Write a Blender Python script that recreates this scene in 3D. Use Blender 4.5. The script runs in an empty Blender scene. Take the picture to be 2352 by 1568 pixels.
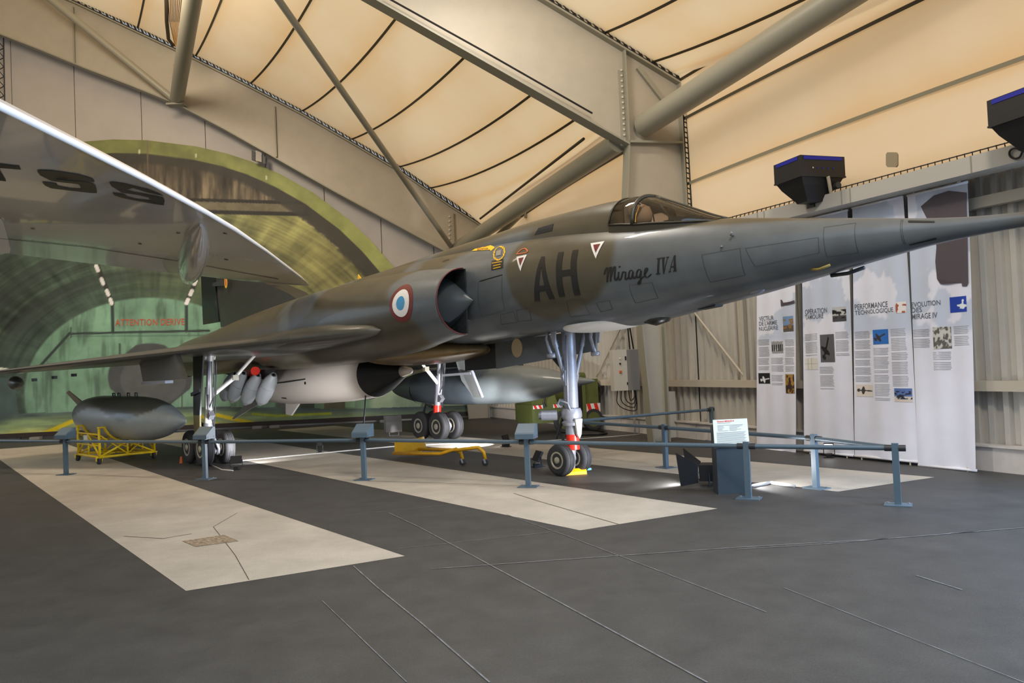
import bpy, bmesh, math, random
import numpy as np
from mathutils import Vector, Matrix
from mathutils.bvhtree import BVHTree

# ------------------------------------------------------------------ camera, world, lights, exposure
scene = bpy.context.scene
COL = scene.collection
FPX, PITCH, ROLL, EYE = 1800.0, 0.0262, -0.043, 1.65
IW, IH = 2352, 1568
_cp, _sp = math.cos(PITCH), math.sin(PITCH)
CF = Vector((0, _cp, _sp)); _u0 = Vector((0, -_sp, _cp)); _r0 = Vector((1, 0, 0))
CR = _r0 * math.cos(ROLL) + _u0 * math.sin(ROLL)
CU = -_r0 * math.sin(ROLL) + _u0 * math.cos(ROLL)
CO = Vector((0, 0, EYE))
cam_data = bpy.data.cameras.new('camera')
cam_data.sensor_width = 36.0
cam_data.lens = FPX / IW * 36.0
cam_data.clip_end = 300
cam = bpy.data.objects.new('camera', cam_data); COL.objects.link(cam)
cam.matrix_world = Matrix(((CR.x, CU.x, -CF.x, CO.x), (CR.y, CU.y, -CF.y, CO.y), (CR.z, CU.z, -CF.z, CO.z), (0, 0, 0, 1)))
scene.camera = cam

world = bpy.data.worlds.new('daylight'); scene.world = world
world.use_nodes = True
bg = world.node_tree.nodes['Background']
bg.inputs[1].default_value = 2.6
_nt = world.node_tree; _tc = _nt.nodes.new('ShaderNodeTexCoord'); _sx = _nt.nodes.new('ShaderNodeSeparateXYZ'); _cr = _nt.nodes.new('ShaderNodeValToRGB')
_nt.links.new(_tc.outputs['Generated'], _sx.inputs[0]); _nt.links.new(_sx.outputs[2], _cr.inputs[0]); _nt.links.new(_cr.outputs[0], bg.inputs[0])
_cr.color_ramp.elements[0].position = 0.0; _cr.color_ramp.elements[0].color = (0.22, 0.22, 0.21, 1)      # ground
_cr.color_ramp.elements[1].position = 0.06; _cr.color_ramp.elements[1].color = (0.62, 0.80, 1.0, 1)      # overcast sky
vs = scene.view_settings
vs.view_transform = 'Standard'; vs.look = 'None'; vs.exposure = 0.0; vs.gamma = 1.0; vs.use_curve_mapping = False

def area_lamp(name, loc, target, size, power, color, size_y=None):
    d = bpy.data.lights.new(name, 'AREA'); d.energy = power; d.color = color
    d.size = size
    if size_y: d.shape = 'RECTANGLE'; d.size_y = size_y
    o = bpy.data.objects.new(name, d); COL.objects.link(o)
    v = Vector(target) - Vector(loc)
    o.matrix_world = Matrix.Translation(loc) @ v.to_track_quat('-Z', 'Y').to_matrix().to_4x4()
    return o
def spot_lamp(name, loc, target, power, color, angle, blend=0.4, radius=0.05):
    d = bpy.data.lights.new(name, 'SPOT'); d.energy = power; d.color = color
    d.spot_size = math.radians(angle); d.spot_blend = blend; d.shadow_soft_size = radius
    o = bpy.data.objects.new(name, d); COL.objects.link(o)
    v = Vector(target) - Vector(loc)
    o.matrix_world = Matrix.Translation(loc) @ v.to_track_quat('-Z', 'Y').to_matrix().to_4x4()
    return o
DOOR_POS = (9.1, 5.5, 2.5); DOOR_AIM = (3.6, 5.2, 0.0)   # outside the open side door
WARM = (1.0, 0.86, 0.68); COOL = (0.93, 0.95, 1.0)
# hall lamps high under the roof (outside the frame), plus an added mural fill
area_lamp('hall_lamp_front', (2.2, 3.0, 9.2), (0.5, 11.0, 1.5), 1.0, 420, WARM)
area_lamp('hall_lamp_overhead', (-0.5, 11.9, 8.9), (-0.6, 12.2, 2.0), 2.4, 230, (1, .93, .82), 0.3)
area_lamp('door_daylight', DOOR_POS, DOOR_AIM, 4.5, 950, (0.42, 0.64, 1.0), 2.6)
spot_lamp('flood_drop_tank', (-0.15, 15.85, 0.22), (-0.05, 17.2, 0.8), 130, COOL, 105, 0.9)
spot_lamp('hall_lamp_wing', (2.5, 1.5, 7.5), (-3.4, 9.0, 3.4), 900, (1, .97, .95), 40, 0.6, 0.2)
area_lamp('mural_fill_lamp', (-8.0, 14.0, 10.0), (-8.5, 24.0, 3.5), 2.0, 560, WARM)  # added lamp, unseen, to brighten the mural and back panels
# floodlights standing on the floor among the exhibits
spot_lamp('flood_under_nose', (2.05, 9.98, 0.26), (-2.2, 14.2, 1.15), 240, COOL, 62, 0.5)
spot_lamp('flood_nose_belly', (2.05, 9.98, 0.30), (1.3, 10.6, 2.1), 45, COOL, 110, 0.9)
spot_lamp('flood_floor_wash', (2.12, 9.98, 0.16), (1.5, 10.3, 0.0), 60, COOL, 120, 0.5)
spot_lamp('flood_floor_wash', (2.82, 9.62, 0.20), (3.4, 9.45, 0.0), 50, COOL, 120, 0.5)
spot_lamp('flood_under_body', (-0.25, 15.75, 0.28), (-3.0, 16.6, 1.3), 540, COOL, 130)
spot_lamp('flood_main_gear', (-4.85, 13.95, 0.28), (-5.0, 17.0, 1.5), 110, COOL, 130)

# ------------------------------------------------------------------ geometry of the place
def ray(px, py):
    return CR * ((px - IW / 2) / FPX) - CU * ((py - IH / 2) / FPX) + CF
def hit(px, py, n, q):
    d = ray(px, py); n = Vector(n); t = (Vector(q) - CO).dot(n) / d.dot(n)
    return CO + d * t
def ground(px, py, z=0.0): return hit(px, py, (0, 0, 1), (0, 0, z))
AY = -0.4506
DY = Vector((math.sin(AY), math.cos(AY), 0)); DX = Vector((math.cos(AY), -math.sin(AY), 0))
UP = Vector((0, 0, 1))
def hall(xp, yp, z=0.0): return DX * xp + DY * yp + UP * z
def on_wall(px, py, xp): return hit(px, py, DX, DX * xp)

# ------------------------------------------------------------------ materials
def L(c): return c / 12.92 if c <= 0.04045 else ((c + 0.055) / 1.055) ** 2.4
def S(r, g, b): return (L(r / 255), L(g / 255), L(b / 255), 1.0)
MATS = {}
def mat(name, color, rough=0.5, metal=0.0, noise=0.0, nscale=8.0, bump=0.0, bscale=60.0, spec=0.5, coat=0.0, emis=None, estr=0.0, col2=None, grain=0.0):
    m = bpy.data.materials.new(name); m.use_nodes = True
    nt = m.node_tree; p = nt.nodes['Principled BSDF']
    p.inputs['Roughness'].default_value = rough; p.inputs['Metallic'].default_value = metal
    p.inputs['Specular IOR Level'].default_value = spec
    p.inputs['Coat Weight'].default_value = coat
    p.inputs['Base Color'].default_value = color
    if noise or bump:
        tc = nt.nodes.new('ShaderNodeTexCoord')
    if noise:
        n = nt.nodes.new('ShaderNodeTexNoise'); n.inputs['Scale'].default_value = nscale; n.inputs['Detail'].default_value = 6; n.inputs['Roughness'].default_value = 0.65
        nt.links.new(tc.outputs['Object'], n.inputs['Vector'])
        r = nt.nodes.new('ShaderNodeMapRange'); r.inputs[1].default_value = 0.3; r.inputs[2].default_value = 0.7
        nt.links.new(n.outputs[0], r.inputs[0])
        mx = nt.nodes.new('ShaderNodeMix'); mx.data_type = 'RGBA'
        a = [c * (1 - noise) for c in color[:3]] + [1]; b = [min(1, c * (1 + noise)) for c in color[:3]] + [1]
        if col2: a = col2; b = color
        mx.inputs[6].default_value = a; mx.inputs[7].default_value = b
        nt.links.new(r.outputs[0], mx.inputs[0]); nt.links.new(mx.outputs[2], p.inputs['Base Color'])
        if grain:
            n3 = nt.nodes.new('ShaderNodeTexNoise'); n3.inputs['Scale'].default_value = 75; n3.inputs['Detail'].default_value = 5; n3.inputs['Roughness'].default_value = 0.8
            nt.links.new(tc.outputs['Object'], n3.inputs['Vector'])
            r3 = nt.nodes.new('ShaderNodeMapRange'); r3.inputs[1].default_value = 0.3; r3.inputs[2].default_value = 0.7; r3.inputs[3].default_value = 1 - grain; r3.inputs[4].default_value = 1 + grain
            nt.links.new(n3.outputs[0], r3.inputs[0])
            v3 = nt.nodes.new('ShaderNodeVectorMath'); v3.operation = 'SCALE'
            nt.links.new(mx.outputs[2], v3.inputs[0]); nt.links.new(r3.outputs[0], v3.inputs['Scale']); nt.links.new(v3.outputs[0], p.inputs['Base Color'])
    if bump:
        n2 = nt.nodes.new('ShaderNodeTexNoise'); n2.inputs['Scale'].default_value = bscale; n2.inputs['Detail'].default_value = 4
        nt.links.new(tc.outputs['Object'], n2.inputs['Vector'])
        bp = nt.nodes.new('ShaderNodeBump'); bp.inputs['Strength'].default_value = bump; bp.inputs['Distance'].default_value = 0.01
        nt.links.new(n2.outputs[0], bp.inputs['Height']); nt.links.new(bp.outputs[0], p.inputs['Normal'])
    if emis:
        p.inputs['Emission Color'].default_value = emis; p.inputs['Emission Strength'].default_value = estr
    MATS[name] = m
    return m
def attr_mat(name, rough=0.6, noise=0.15, nscale=30.0, attr='paint', coat=0.0, spec=0.5):
    m = mat(name, (0.5, 0.5, 0.5, 1), rough, spec=spec, coat=coat)
    nt = m.node_tree; p = nt.nodes['Principled BSDF']
    a = nt.nodes.new('ShaderNodeAttribute'); a.attribute_name = attr
    tc = nt.nodes.new('ShaderNodeTexCoord')
    n = nt.nodes.new('ShaderNodeTexNoise'); n.inputs['Scale'].default_value = nscale; n.inputs['Detail'].default_value = 8
    nt.links.new(tc.outputs['Object'], n.inputs['Vector'])
    r = nt.nodes.new('ShaderNodeMapRange'); r.inputs[1].default_value = 0.3; r.inputs[2].default_value = 0.7
    r.inputs[3].default_value = 1 - noise; r.inputs[4].default_value = 1 + noise
    nt.links.new(n.outputs[0], r.inputs[0])
    v = nt.nodes.new('ShaderNodeVectorMath'); v.operation = 'SCALE'
    nt.links.new(a.outputs['Color'], v.inputs[0]); nt.links.new(r.outputs[0], v.inputs['Scale'])
    nt.links.new(v.outputs[0], p.inputs['Base Color'])
    return m
def membrane_mat(name, tcol, dcol, stain):
    m = bpy.data.materials.new(name); m.use_nodes = True; nt = m.node_tree
    for n in list(nt.nodes): nt.nodes.remove(n)
    out = nt.nodes.new('ShaderNodeOutputMaterial'); mix = nt.nodes.new('ShaderNodeMixShader')
    tr = nt.nodes.new('ShaderNodeBsdfTranslucent'); di = nt.nodes.new('ShaderNodeBsdfDiffuse')
    tc = nt.nodes.new('ShaderNodeTexCoord')
    mp = nt.nodes.new('ShaderNodeMapping'); mp.inputs['Scale'].default_value = (0.5, 0.5, 0.5)
    n = nt.nodes.new('ShaderNodeTexNoise'); n.inputs['Scale'].default_value = 1.1; n.inputs['Detail'].default_value = 5
    nt.links.new(tc.outputs['Object'], mp.inputs[0]); nt.links.new(mp.outputs[0], n.inputs['Vector'])
    r = nt.nodes.new('ShaderNodeMapRange'); r.inputs[1].default_value = 0.4; r.inputs[2].default_value = 0.68
    nt.links.new(n.outputs[0], r.inputs[0])
    a = nt.nodes.new('ShaderNodeAttribute'); a.attribute_name = 'stain'
    ad = nt.nodes.new('ShaderNodeMath'); ad.operation = 'MULTIPLY_ADD'; ad.inputs[1].default_value = 0.30; ad.use_clamp = True
    nt.links.new(r.outputs[0], ad.inputs[0]); nt.links.new(a.outputs['Fac'], ad.inputs[2])
    for sh, c in ((tr, tcol), (di, dcol)):
        mx = nt.nodes.new('ShaderNodeMix'); mx.data_type = 'RGBA'
        mx.inputs[6].default_value = c; mx.inputs[7].default_value = [c[i] * stain[i] for i in range(3)] + [1]
        nt.links.new(ad.outputs[0], mx.inputs[0]); nt.links.new(mx.outputs[2], sh.inputs[0])
    mix.inputs[0].default_value = 0.42
    nt.links.new(tr.outputs[0], mix.inputs[1]); nt.links.new(di.outputs[0], mix.inputs[2])
    nt.links.new(mix.outputs[0], out.inputs[0])
    MATS[name] = m
    return m

M_asphalt = mat('asphalt', S(70, 68, 65), 0.55, noise=0.2, nscale=3.0, bump=0.25, bscale=220, spec=0.4, grain=0.34)
M_concrete = mat('pale_concrete', S(184, 174, 159), 0.6, noise=0.16, nscale=1.6, bump=0.12, bscale=90, grain=0.16)
M_chalk = mat('chalk_line', S(140, 139, 137), 0.8, noise=0.3, nscale=9, col2=S(82, 80, 77))
M_crack = mat('crack', S(70, 62, 52), 0.9)
M_rust = mat('rusty_cover', S(190, 172, 146), 0.8, noise=0.5, nscale=26, col2=S(92, 66, 40))
M_member = membrane_mat('roof_membrane', (0.68, 0.41, 0.20, 1), (0.82, 0.69, 0.53, 1), (0.92, 0.74, 0.52))
M_seam = mat('membrane_seam', S(74, 66, 48), 0.8)
M_seamp = mat('pale_membrane_seam', S(136, 128, 104), 0.8)
M_beam = mat('beige_beam_paint', S(172, 163, 147), 0.5, noise=0.06, nscale=2)
M_flange = mat('beam_flange_paint', S(148, 144, 128), 0.5)
M_tube = mat('beige_tube_paint', S(150, 145, 128), 0.45)
M_bolt = mat('bolt_steel', S(210, 200, 178), 0.4)
M_black = mat('black_plastic', S(24, 23, 24), 0.5)
M_panelw = mat('white_wall_panel', S(178, 169, 160), 0.6, noise=0.05, nscale=1.5)
M_sheet = mat('corrugated_sheet', S(188, 182, 172), 0.45, noise=0.06, nscale=2)
M_plinth = mat('plinth_paint', S(205, 198, 192), 0.6, noise=0.06)
M_gutter = mat('gutter_beam', S(182, 178, 170), 0.5)
M_girt = mat('girt_paint', S(188, 178, 160), 0.5)
M_mural = attr_mat('printed_mural', 0.65, 0.16, 2.2)
M_trimdark = mat('dark_trim', S(48, 38, 36), 0.6)
M_red = mat('red_paint', S(225, 45, 25), 0.4)
M_muralred = mat('red_print', S(196, 98, 74), 0.7, noise=0.2, nscale=9)
M_dark = mat('dark_metal', S(48, 50, 52), 0.5)
M_steel = mat('silver_metal', S(150, 150, 157), 0.42, metal=0.4, noise=0.08, nscale=20)
M_white = mat('white_gloss', S(232, 228, 220), 0.35)
M_rubber = mat('tyre_rubber', S(52, 51, 52), 0.75, noise=0.12, nscale=30)
M_hub = mat('wheel_hub', S(176, 170, 150), 0.45, metal=0.3, noise=0.15, nscale=30)
M_camo = attr_mat('camouflage_paint', 0.36, 0.10, 4.0, 'camo', coat=0.12)
M_inside = mat('duct_interior', S(30, 30, 32), 0.7)
M_maroon = mat('maroon_trim', S(88, 34, 30), 0.5)
M_cone = mat('intake_cone', S(74, 80, 85), 0.4)
M_decalblack = mat('black_lettering', S(28, 27, 24), 0.45)
M_decalwhite = mat('white_marking', S(236, 232, 226), 0.45)
M_decalblue = mat('blue_marking', S(70, 150, 195), 0.45)
M_decalred = mat('dark_red_marking', S(112, 40, 34), 0.45)
M_decalyellow = mat('yellow_marking', S(245, 190, 30), 0.45)
M_decalorange = mat('orange_marking', S(215, 110, 60), 0.45)
M_missile = mat('white_missile_paint', S(238, 226, 214), 0.4)
M_bomb = mat('pale_grey_bomb', S(165, 168, 170), 0.45)
M_tank = attr_mat('tank_paint', 0.38, 0.06, 5, 'camo', coat=0.15)
M_yellow = mat('yellow_paint', S(240, 200, 20), 0.45, noise=0.08)
M_amber = mat('amber_paint', S(225, 165, 20), 0.45, noise=0.12)
M_slate = mat('slate_blue_paint', S(88, 106, 118), 0.42, noise=0.05)
M_slated = mat('dark_slate_panel', S(50, 58, 63), 0.5)
M_signboard = mat('cream_board', S(222, 222, 208), 0.5)
M_print = mat('grey_print', S(120, 120, 120), 0.7)
M_bodyprint = mat('pale_grey_print', S(168, 168, 172), 0.7)
M_titleprint = mat('banner_title_print', S(95, 98, 104), 0.7)
M_banner = mat('white_banner', S(236, 234, 238), 0.6, noise=0.02)
M_bannerblue = mat('pale_blue_print', S(208, 212, 222), 0.6)
M_silh = mat('dark_silhouette', S(84, 76, 82), 0.6)
M_green = mat('military_green', S(92, 98, 48), 0.55, noise=0.12)
M_box = mat('grey_enamel', S(206, 202, 192), 0.45)
M_greyplastic = mat('grey_plastic', S(140, 136, 132), 0.5)
M_alu = mat('wing_paint', S(196, 186, 174), 0.16, noise=0.04, nscale=2, spec=0.7, coat=0.6)
M_edge = mat('polished_edge_highlight', S(246, 246, 244), 0.3)  # near-white stands in for the lamp highlight along the wing edge
M_lettering = mat('wing_lettering', S(30, 27, 16), 0.4, spec=0.25)
M_blue = mat('blue_gel', S(12, 22, 150), 0.5)
M_lit = mat('lit_lens', S(255, 255, 255), 0.3, emis=(1, 1, 1, 1), estr=6.0)
def glass_mat(name, col, fac):
    m = bpy.data.materials.new(name); m.use_nodes = True; nt = m.node_tree
    for n in list(nt.nodes): nt.nodes.remove(n)
    out = nt.nodes.new('ShaderNodeOutputMaterial'); mix = nt.nodes.new('ShaderNodeMixShader')
    t = nt.nodes.new('ShaderNodeBsdfTransparent'); t.inputs[0].default_value = col
    g = nt.nodes.new('ShaderNodeBsdfGlossy'); g.inputs['Roughness'].default_value = 0.05
    f = nt.nodes.new('ShaderNodeFresnel'); f.inputs[0].default_value = 1.45
    mm = nt.nodes.new('ShaderNodeMath'); mm.operation = 'ADD'; mm.inputs[1].default_value = fac
    nt.links.new(f.outputs[0], mm.inputs[0]); nt.links.new(mm.outputs[0], mix.inputs[0])
    nt.links.new(t.outputs[0], mix.inputs[1]); nt.links.new(g.outputs[0], mix.inputs[2]); nt.links.new(mix.outputs[0], out.inputs[0])
    MATS[name] = m; return m
M_glass = glass_mat('canopy_glass', (0.86, 0.78, 0.72, 1), 0.03)

# ------------------------------------------------------------------ mesh builder
def sstep(a, b, x): 
    t = np.clip((x - a) / (b - a), 0, 1); return t * t * (3 - 2 * t)
class MB:
    def __init__(self): self.v = []; self.f = []
    def add(self, vs, fs):
        o = len(self.v); self.v += [tuple(p) for p in vs]; self.f += [tuple(i + o for i in f) for f in fs]; return self
    def box(self, c, size, M=None):
        hx, hy, hz = size[0] / 2, size[1] / 2, size[2] / 2; c = Vector(c)
        vs = [Vector((x * hx, y * hy, z * hz)) for x in (-1, 1) for y in (-1, 1) for z in (-1, 1)]
        if M is not None: vs = [M @ p for p in vs]
        vs = [p + c for p in vs]
        return self.add(vs, [(0, 1, 3, 2), (4, 6, 7, 5), (0, 4, 5, 1), (2, 3, 7, 6), (0, 2, 6, 4), (1, 5, 7, 3)])
    def prism(self, pts, d):
        """closed polygon extruded by vector d"""
        n = len(pts); d = Vector(d); a = [Vector(p) for p in pts]
        return self.add(a + [p + d for p in a], [tuple(range(n - 1, -1, -1)), tuple(range(n, 2 * n))] + [(i, (i + 1) % n, n + (i + 1) % n, n + i) for i in range(n)])
    def tube(self, pts, r, n=8, cap=True, rs=None):
        pts = [Vector(p) for p in pts]; rings = []
        prev = None
        for i, p in enumerate(pts):
            if i == 0: t = pts[1] - p
            elif i == len(pts) - 1: t = p - pts[i - 1]
            else: t = (pts[i + 1] - p).normalized() + (p - pts[i - 1]).normalized()
            t.normalize()
            if prev is None:
                a = UP if abs(t.z) < 0.9 else Vector((1, 0, 0)); u = t.cross(a).normalized()
            else:
                u = (prev - t * prev.dot(t)).normalized()
            prev = u; w = t.cross(u)
            rr = rs[i] if rs else r
            rings.append([p + (u * math.cos(2 * math.pi * k / n) + w * math.sin(2 * math.pi * k / n)) * rr for k in range(n)])
        return self.loft(rings, cap)
    def loft(self, rings, cap=True, closed=True):
        n = len(rings[0]); vs = [p for r in rings for p in r]; fs = []
        m = n if closed else n - 1
        for i in range(len(rings) - 1):
            for k in range(m):
                k2 = (k + 1) % n
                fs.append((i * n + k, i * n + k2, (i + 1) * n + k2, (i + 1) * n + k))
        if cap:
            fs.append(tuple(range(n - 1, -1, -1))); fs.append(tuple((len(rings) - 1) * n + k for k in range(n)))
        return self.add(vs, fs)
    def lathe(self, prof, origin, axis, n=20, cap=True):
        """prof: (distance along axis, radius)"""
        axis = Vector(axis).normalized(); a = UP if abs(axis.z) < 0.9 else Vector((1, 0, 0))
        u = axis.cross(a).normalized(); w = axis.cross(u); o = Vector(origin)
        return self.loft([[o + axis * d + (u * math.cos(2 * math.pi * k / n) + w * math.sin(2 * math.pi * k / n)) * max(r, 1e-4) for k in range(n)] for d, r in prof], cap)
    def cyl(self, a, b, r, n=12, r2=None):
        a = Vector(a); b = Vector(b)
        return self.lathe([(0, r), ((b - a).length, r if r2 is None else r2)], a, b - a, n)
    def bar(self, a, b, w, h, up=UP):
        a = Vector(a); b = Vector(b); t = (b - a).normalized(); s = t.cross(Vector(up)).normalized(); u = s.cross(t)
        r = [[p + s * x * w / 2 + u * y * h / 2 for x, y in ((-1, -1), (1, -1), (1, 1), (-1, 1))] for p in (a, b)]
        return self.loft(r)
    def build(self, name, material, parent=None, world=False, smooth=False, kind=None, label=None, angle=None):
        me = bpy.data.meshes.new(name)
        vs = self.v
        if world and parent is not None:
            par = parent; M = Matrix.Identity(4)
            while par is not None: M = par.matrix_basis @ M; par = par.parent
            M = M.inverted(); vs = [M @ Vector(p) for p in vs]
        me.from_pydata([tuple(p) for p in vs], [], self.f)
        bm = bmesh.new(); bm.from_mesh(me); bmesh.ops.recalc_face_normals(bm, faces=bm.faces); bm.to_mesh(me); bm.free()
        me.materials.append(material)
        if smooth:
            me.polygons.foreach_set('use_smooth', [True] * len(me.polygons))
            if angle: me.set_sharp_from_angle(angle=math.radians(angle))
        me.update()
        o = bpy.data.objects.new(name, me); COL.objects.link(o)
        if parent is not None: o.parent = parent
        if kind: o['kind'] = kind
        if label: o['label'] = label
        return o
def tag(o, label=None, cat=None, group=None, kind=None):
    if label: o['label'] = label
    if cat: o['category'] = cat
    if group: o['group'] = group
    if kind: o['kind'] = kind
    return o
def thing(name, label, cat, loc=(0, 0, 0), rz=0.0, group=None):
    o = bpy.data.objects.new(name, None); COL.objects.link(o)
    o.empty_display_size = 0.2
    o.matrix_basis = Matrix.Translation(loc) @ Matrix.Rotation(rz, 4, 'Z')
    o.location = loc; o.rotation_euler = (0, 0, rz)
    return tag(o, label, cat, group)
def struct_empty(name, loc=(0, 0, 0)):
    o = bpy.data.objects.new(name, None); COL.objects.link(o); o.location = loc
    o.matrix_basis = Matrix.Translation(loc); o['kind'] = 'structure'
    return o
def copy_tree(o, parent=None):
    c = o.copy(); COL.objects.link(c)
    if parent is not None: c.parent = parent
    for ch in list(o.children): copy_tree(ch, c)
    return c
def soft(pts, n=2):
    P = [Vector(p) for p in pts]
    for _ in range(n):
        Q = [P[0]]
        for a, b in zip(P[:-1], P[1:]): Q += [a * .75 + b * .25, a * .25 + b * .75]
        P = Q + [P[-1]]
    return P
def interp(xs, ys, x):
    """monotone cubic interpolation"""
    xs = np.array(xs, float); ys = np.array(ys, float); x = np.asarray(x, float)
    h = np.diff(xs); d = np.diff(ys) / h
    m = np.zeros_like(xs); m[0] = d[0]; m[-1] = d[-1]
    for i in range(1, len(xs) - 1):
        m[i] = 0 if d[i - 1] * d[i] <= 0 else 3 * (h[i - 1] + h[i]) / ((2 * h[i] + h[i - 1]) / d[i - 1] + (h[i] + 2 * h[i - 1]) / d[i])
    k = np.clip(np.searchsorted(xs, x) - 1, 0, len(xs) - 2)
    t = np.clip((x - xs[k]) / h[k], 0, 1)
    return (2 * t**3 - 3 * t**2 + 1) * ys[k] + (t**3 - 2 * t**2 + t) * h[k] * m[k] + (-2 * t**3 + 3 * t**2) * ys[k + 1] + (t**3 - t**2) * h[k] * m[k + 1]
_rng = np.random.RandomState(7)
_NG = _rng.rand(64, 64)
def vnoise(x, y):
    xi = np.floor(x).astype(int); yi = np.floor(y).astype(int); fx = x - xi; fy = y - yi
    fx = fx * fx * (3 - 2 * fx); fy = fy * fy * (3 - 2 * fy)
    g = lambda a, b: _NG[a % 64, b % 64]
    return (g(xi, yi) * (1 - fx) + g(xi + 1, yi) * fx) * (1 - fy) + (g(xi, yi + 1) * (1 - fx) + g(xi + 1, yi + 1) * fx) * fy
def fbm(x, y, o=4):
    s = 0; a = 0.5
    for i in range(o): s = s + a * vnoise(x * 2**i + 17 * i, y * 2**i + 5 * i); a *= 0.5
    return s / (1 - 0.5**o)
def set_color(o, cols, name):
    me = o.data
    at = me.color_attributes.new(name, 'FLOAT_COLOR', 'POINT')
    c = np.ones((len(me.vertices), 4), np.float32); c[:, :3] = cols
    at.data.foreach_set('color', c.ravel())
def verts_np(o):
    a = np.empty(len(o.data.vertices) * 3, np.float32); o.data.vertices.foreach_get('co', a); return a.reshape(-1, 3)
def text_mesh(body, size=1.0, bold=0.0, shear=0.0, sx=1.0, align='LEFT', space=1.0):
    """flat text as (verts, faces) in the XY plane"""
    cu = bpy.data.curves.new('text', 'FONT'); cu.body = body; cu.size = size; cu.offset = bold; cu.shear = shear
    cu.align_x = align; cu.space_character = space; cu.resolution_u = 3; cu.fill_mode = 'FRONT'
    to = bpy.data.objects.new('text', cu); COL.objects.link(to)
    me = bpy.data.meshes.new_from_object(to.evaluated_get(bpy.context.evaluated_depsgraph_get()))
    vs = [(v.co.x * sx, v.co.y) for v in me.vertices]; fs = [tuple(p.vertices) for p in me.polygons]
    bpy.data.objects.remove(to); bpy.data.curves.remove(cu); bpy.data.meshes.remove(me)
    return vs, fs
def fit_text(body, x0, y0, x1, y1, **k):
    """text scaled to fill a rectangle"""
    vs, fs = text_mesh(body, **k)
    a = np.array(vs); mn = a.min(0); mx = a.max(0)
    return [((p[0] - mn[0]) / (mx[0] - mn[0]) * (x1 - x0) + x0, (p[1] - mn[1]) / (mx[1] - mn[1]) * (y1 - y0) + y0) for p in vs], fs
# ------------------------------------------------------------------ floor
WX = 9.9          # hall coordinate of the right wall
fl = MB(); fl.add([hall(-34, -10), hall(WX, -10), hall(WX, 34), hall(-34, 34)], [(0, 1, 2, 3)])
floor = fl.build('floor', M_asphalt, kind='structure')
SD = Vector((math.sin(-0.6652), math.cos(-0.6652), 0))
def flat(name, pts, m, z=0.002, parent=floor):
    return MB().add([Vector((p[0], p[1], z)) for p in pts], [tuple(range(len(pts)))]).build(name, m, parent)
for a, b, ln in (((427, 1357), (930, 1277), 17.5), ((1332, 1218), (1648, 1168), 19), ((1925, 1129), (2147, 1096), 17)):
    A = ground(*a); B = ground(*b)
    flat('floor_stripe', [A, B, B + SD * ln, A + SD * ln], M_concrete)
def floor_line(name, px, w, m, z=0.004):
    pts = [ground(*p) for p in px]; mb = MB()
    for i in range(len(pts) - 1):
        t = (pts[i + 1] - pts[i]).normalized(); s = Vector((-t.y, t.x, 0)) * w / 2
        mb.add([p + Vector((0, 0, z)) for p in (pts[i] - s, pts[i + 1] - s, pts[i + 1] + s, pts[i] + s)], [(0, 1, 2, 3)])
    return mb.build(name, m, floor)
for px, w in (([(893, 1178), (960, 1209), (1130, 1300), (1290, 1386), (1375, 1432), (1625, 1568)], 0.012), ([(1164, 1182), (1300, 1230), (1576, 1335), (1760, 1406)], 0.008),
              ([(812, 1300), (870, 1352), (970, 1433), (1125, 1568)], 0.011), ([(990, 1307), (1400, 1278), (1700, 1257), (2030, 1238), (2352, 1212)], 0.014),
              ([(1690, 1262), (1900, 1249), (2040, 1237)], 0.012), ([(776, 1185), (1038, 1159)], 0.009), ([(907, 1261), (1313, 1217)], 0.007),
              ([(2105, 1322), (2210, 1355)], 0.012), ([(1800, 1350), (2352, 1568)], 0.006), ([(740, 1380), (935, 1568)], 0.006), ([(2180, 1225), (2246, 1221)], 0.02)):
    floor_line('chalk_line', px, w, M_chalk)
for px, w in (([(545, 1178), (490, 1210), (540, 1275), (572, 1332)], 0.006), ([(285, 1232), (375, 1237), (440, 1226)], 0.012), ([(1180, 1133), (1240, 1152), (1420, 1204)], 0.012),
              ([(845, 1105), (980, 1108), (1250, 1118)], 0.008), ([(455, 1090), (330, 1096), (180, 1088)], 0.008)):
    floor_line('floor_crack', px, w, M_crack)
flat('drain_cover', [ground(*p) for p in ((418, 1243), (450, 1256), (548, 1243), (515, 1229))], M_rust, 0.005)

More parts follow.
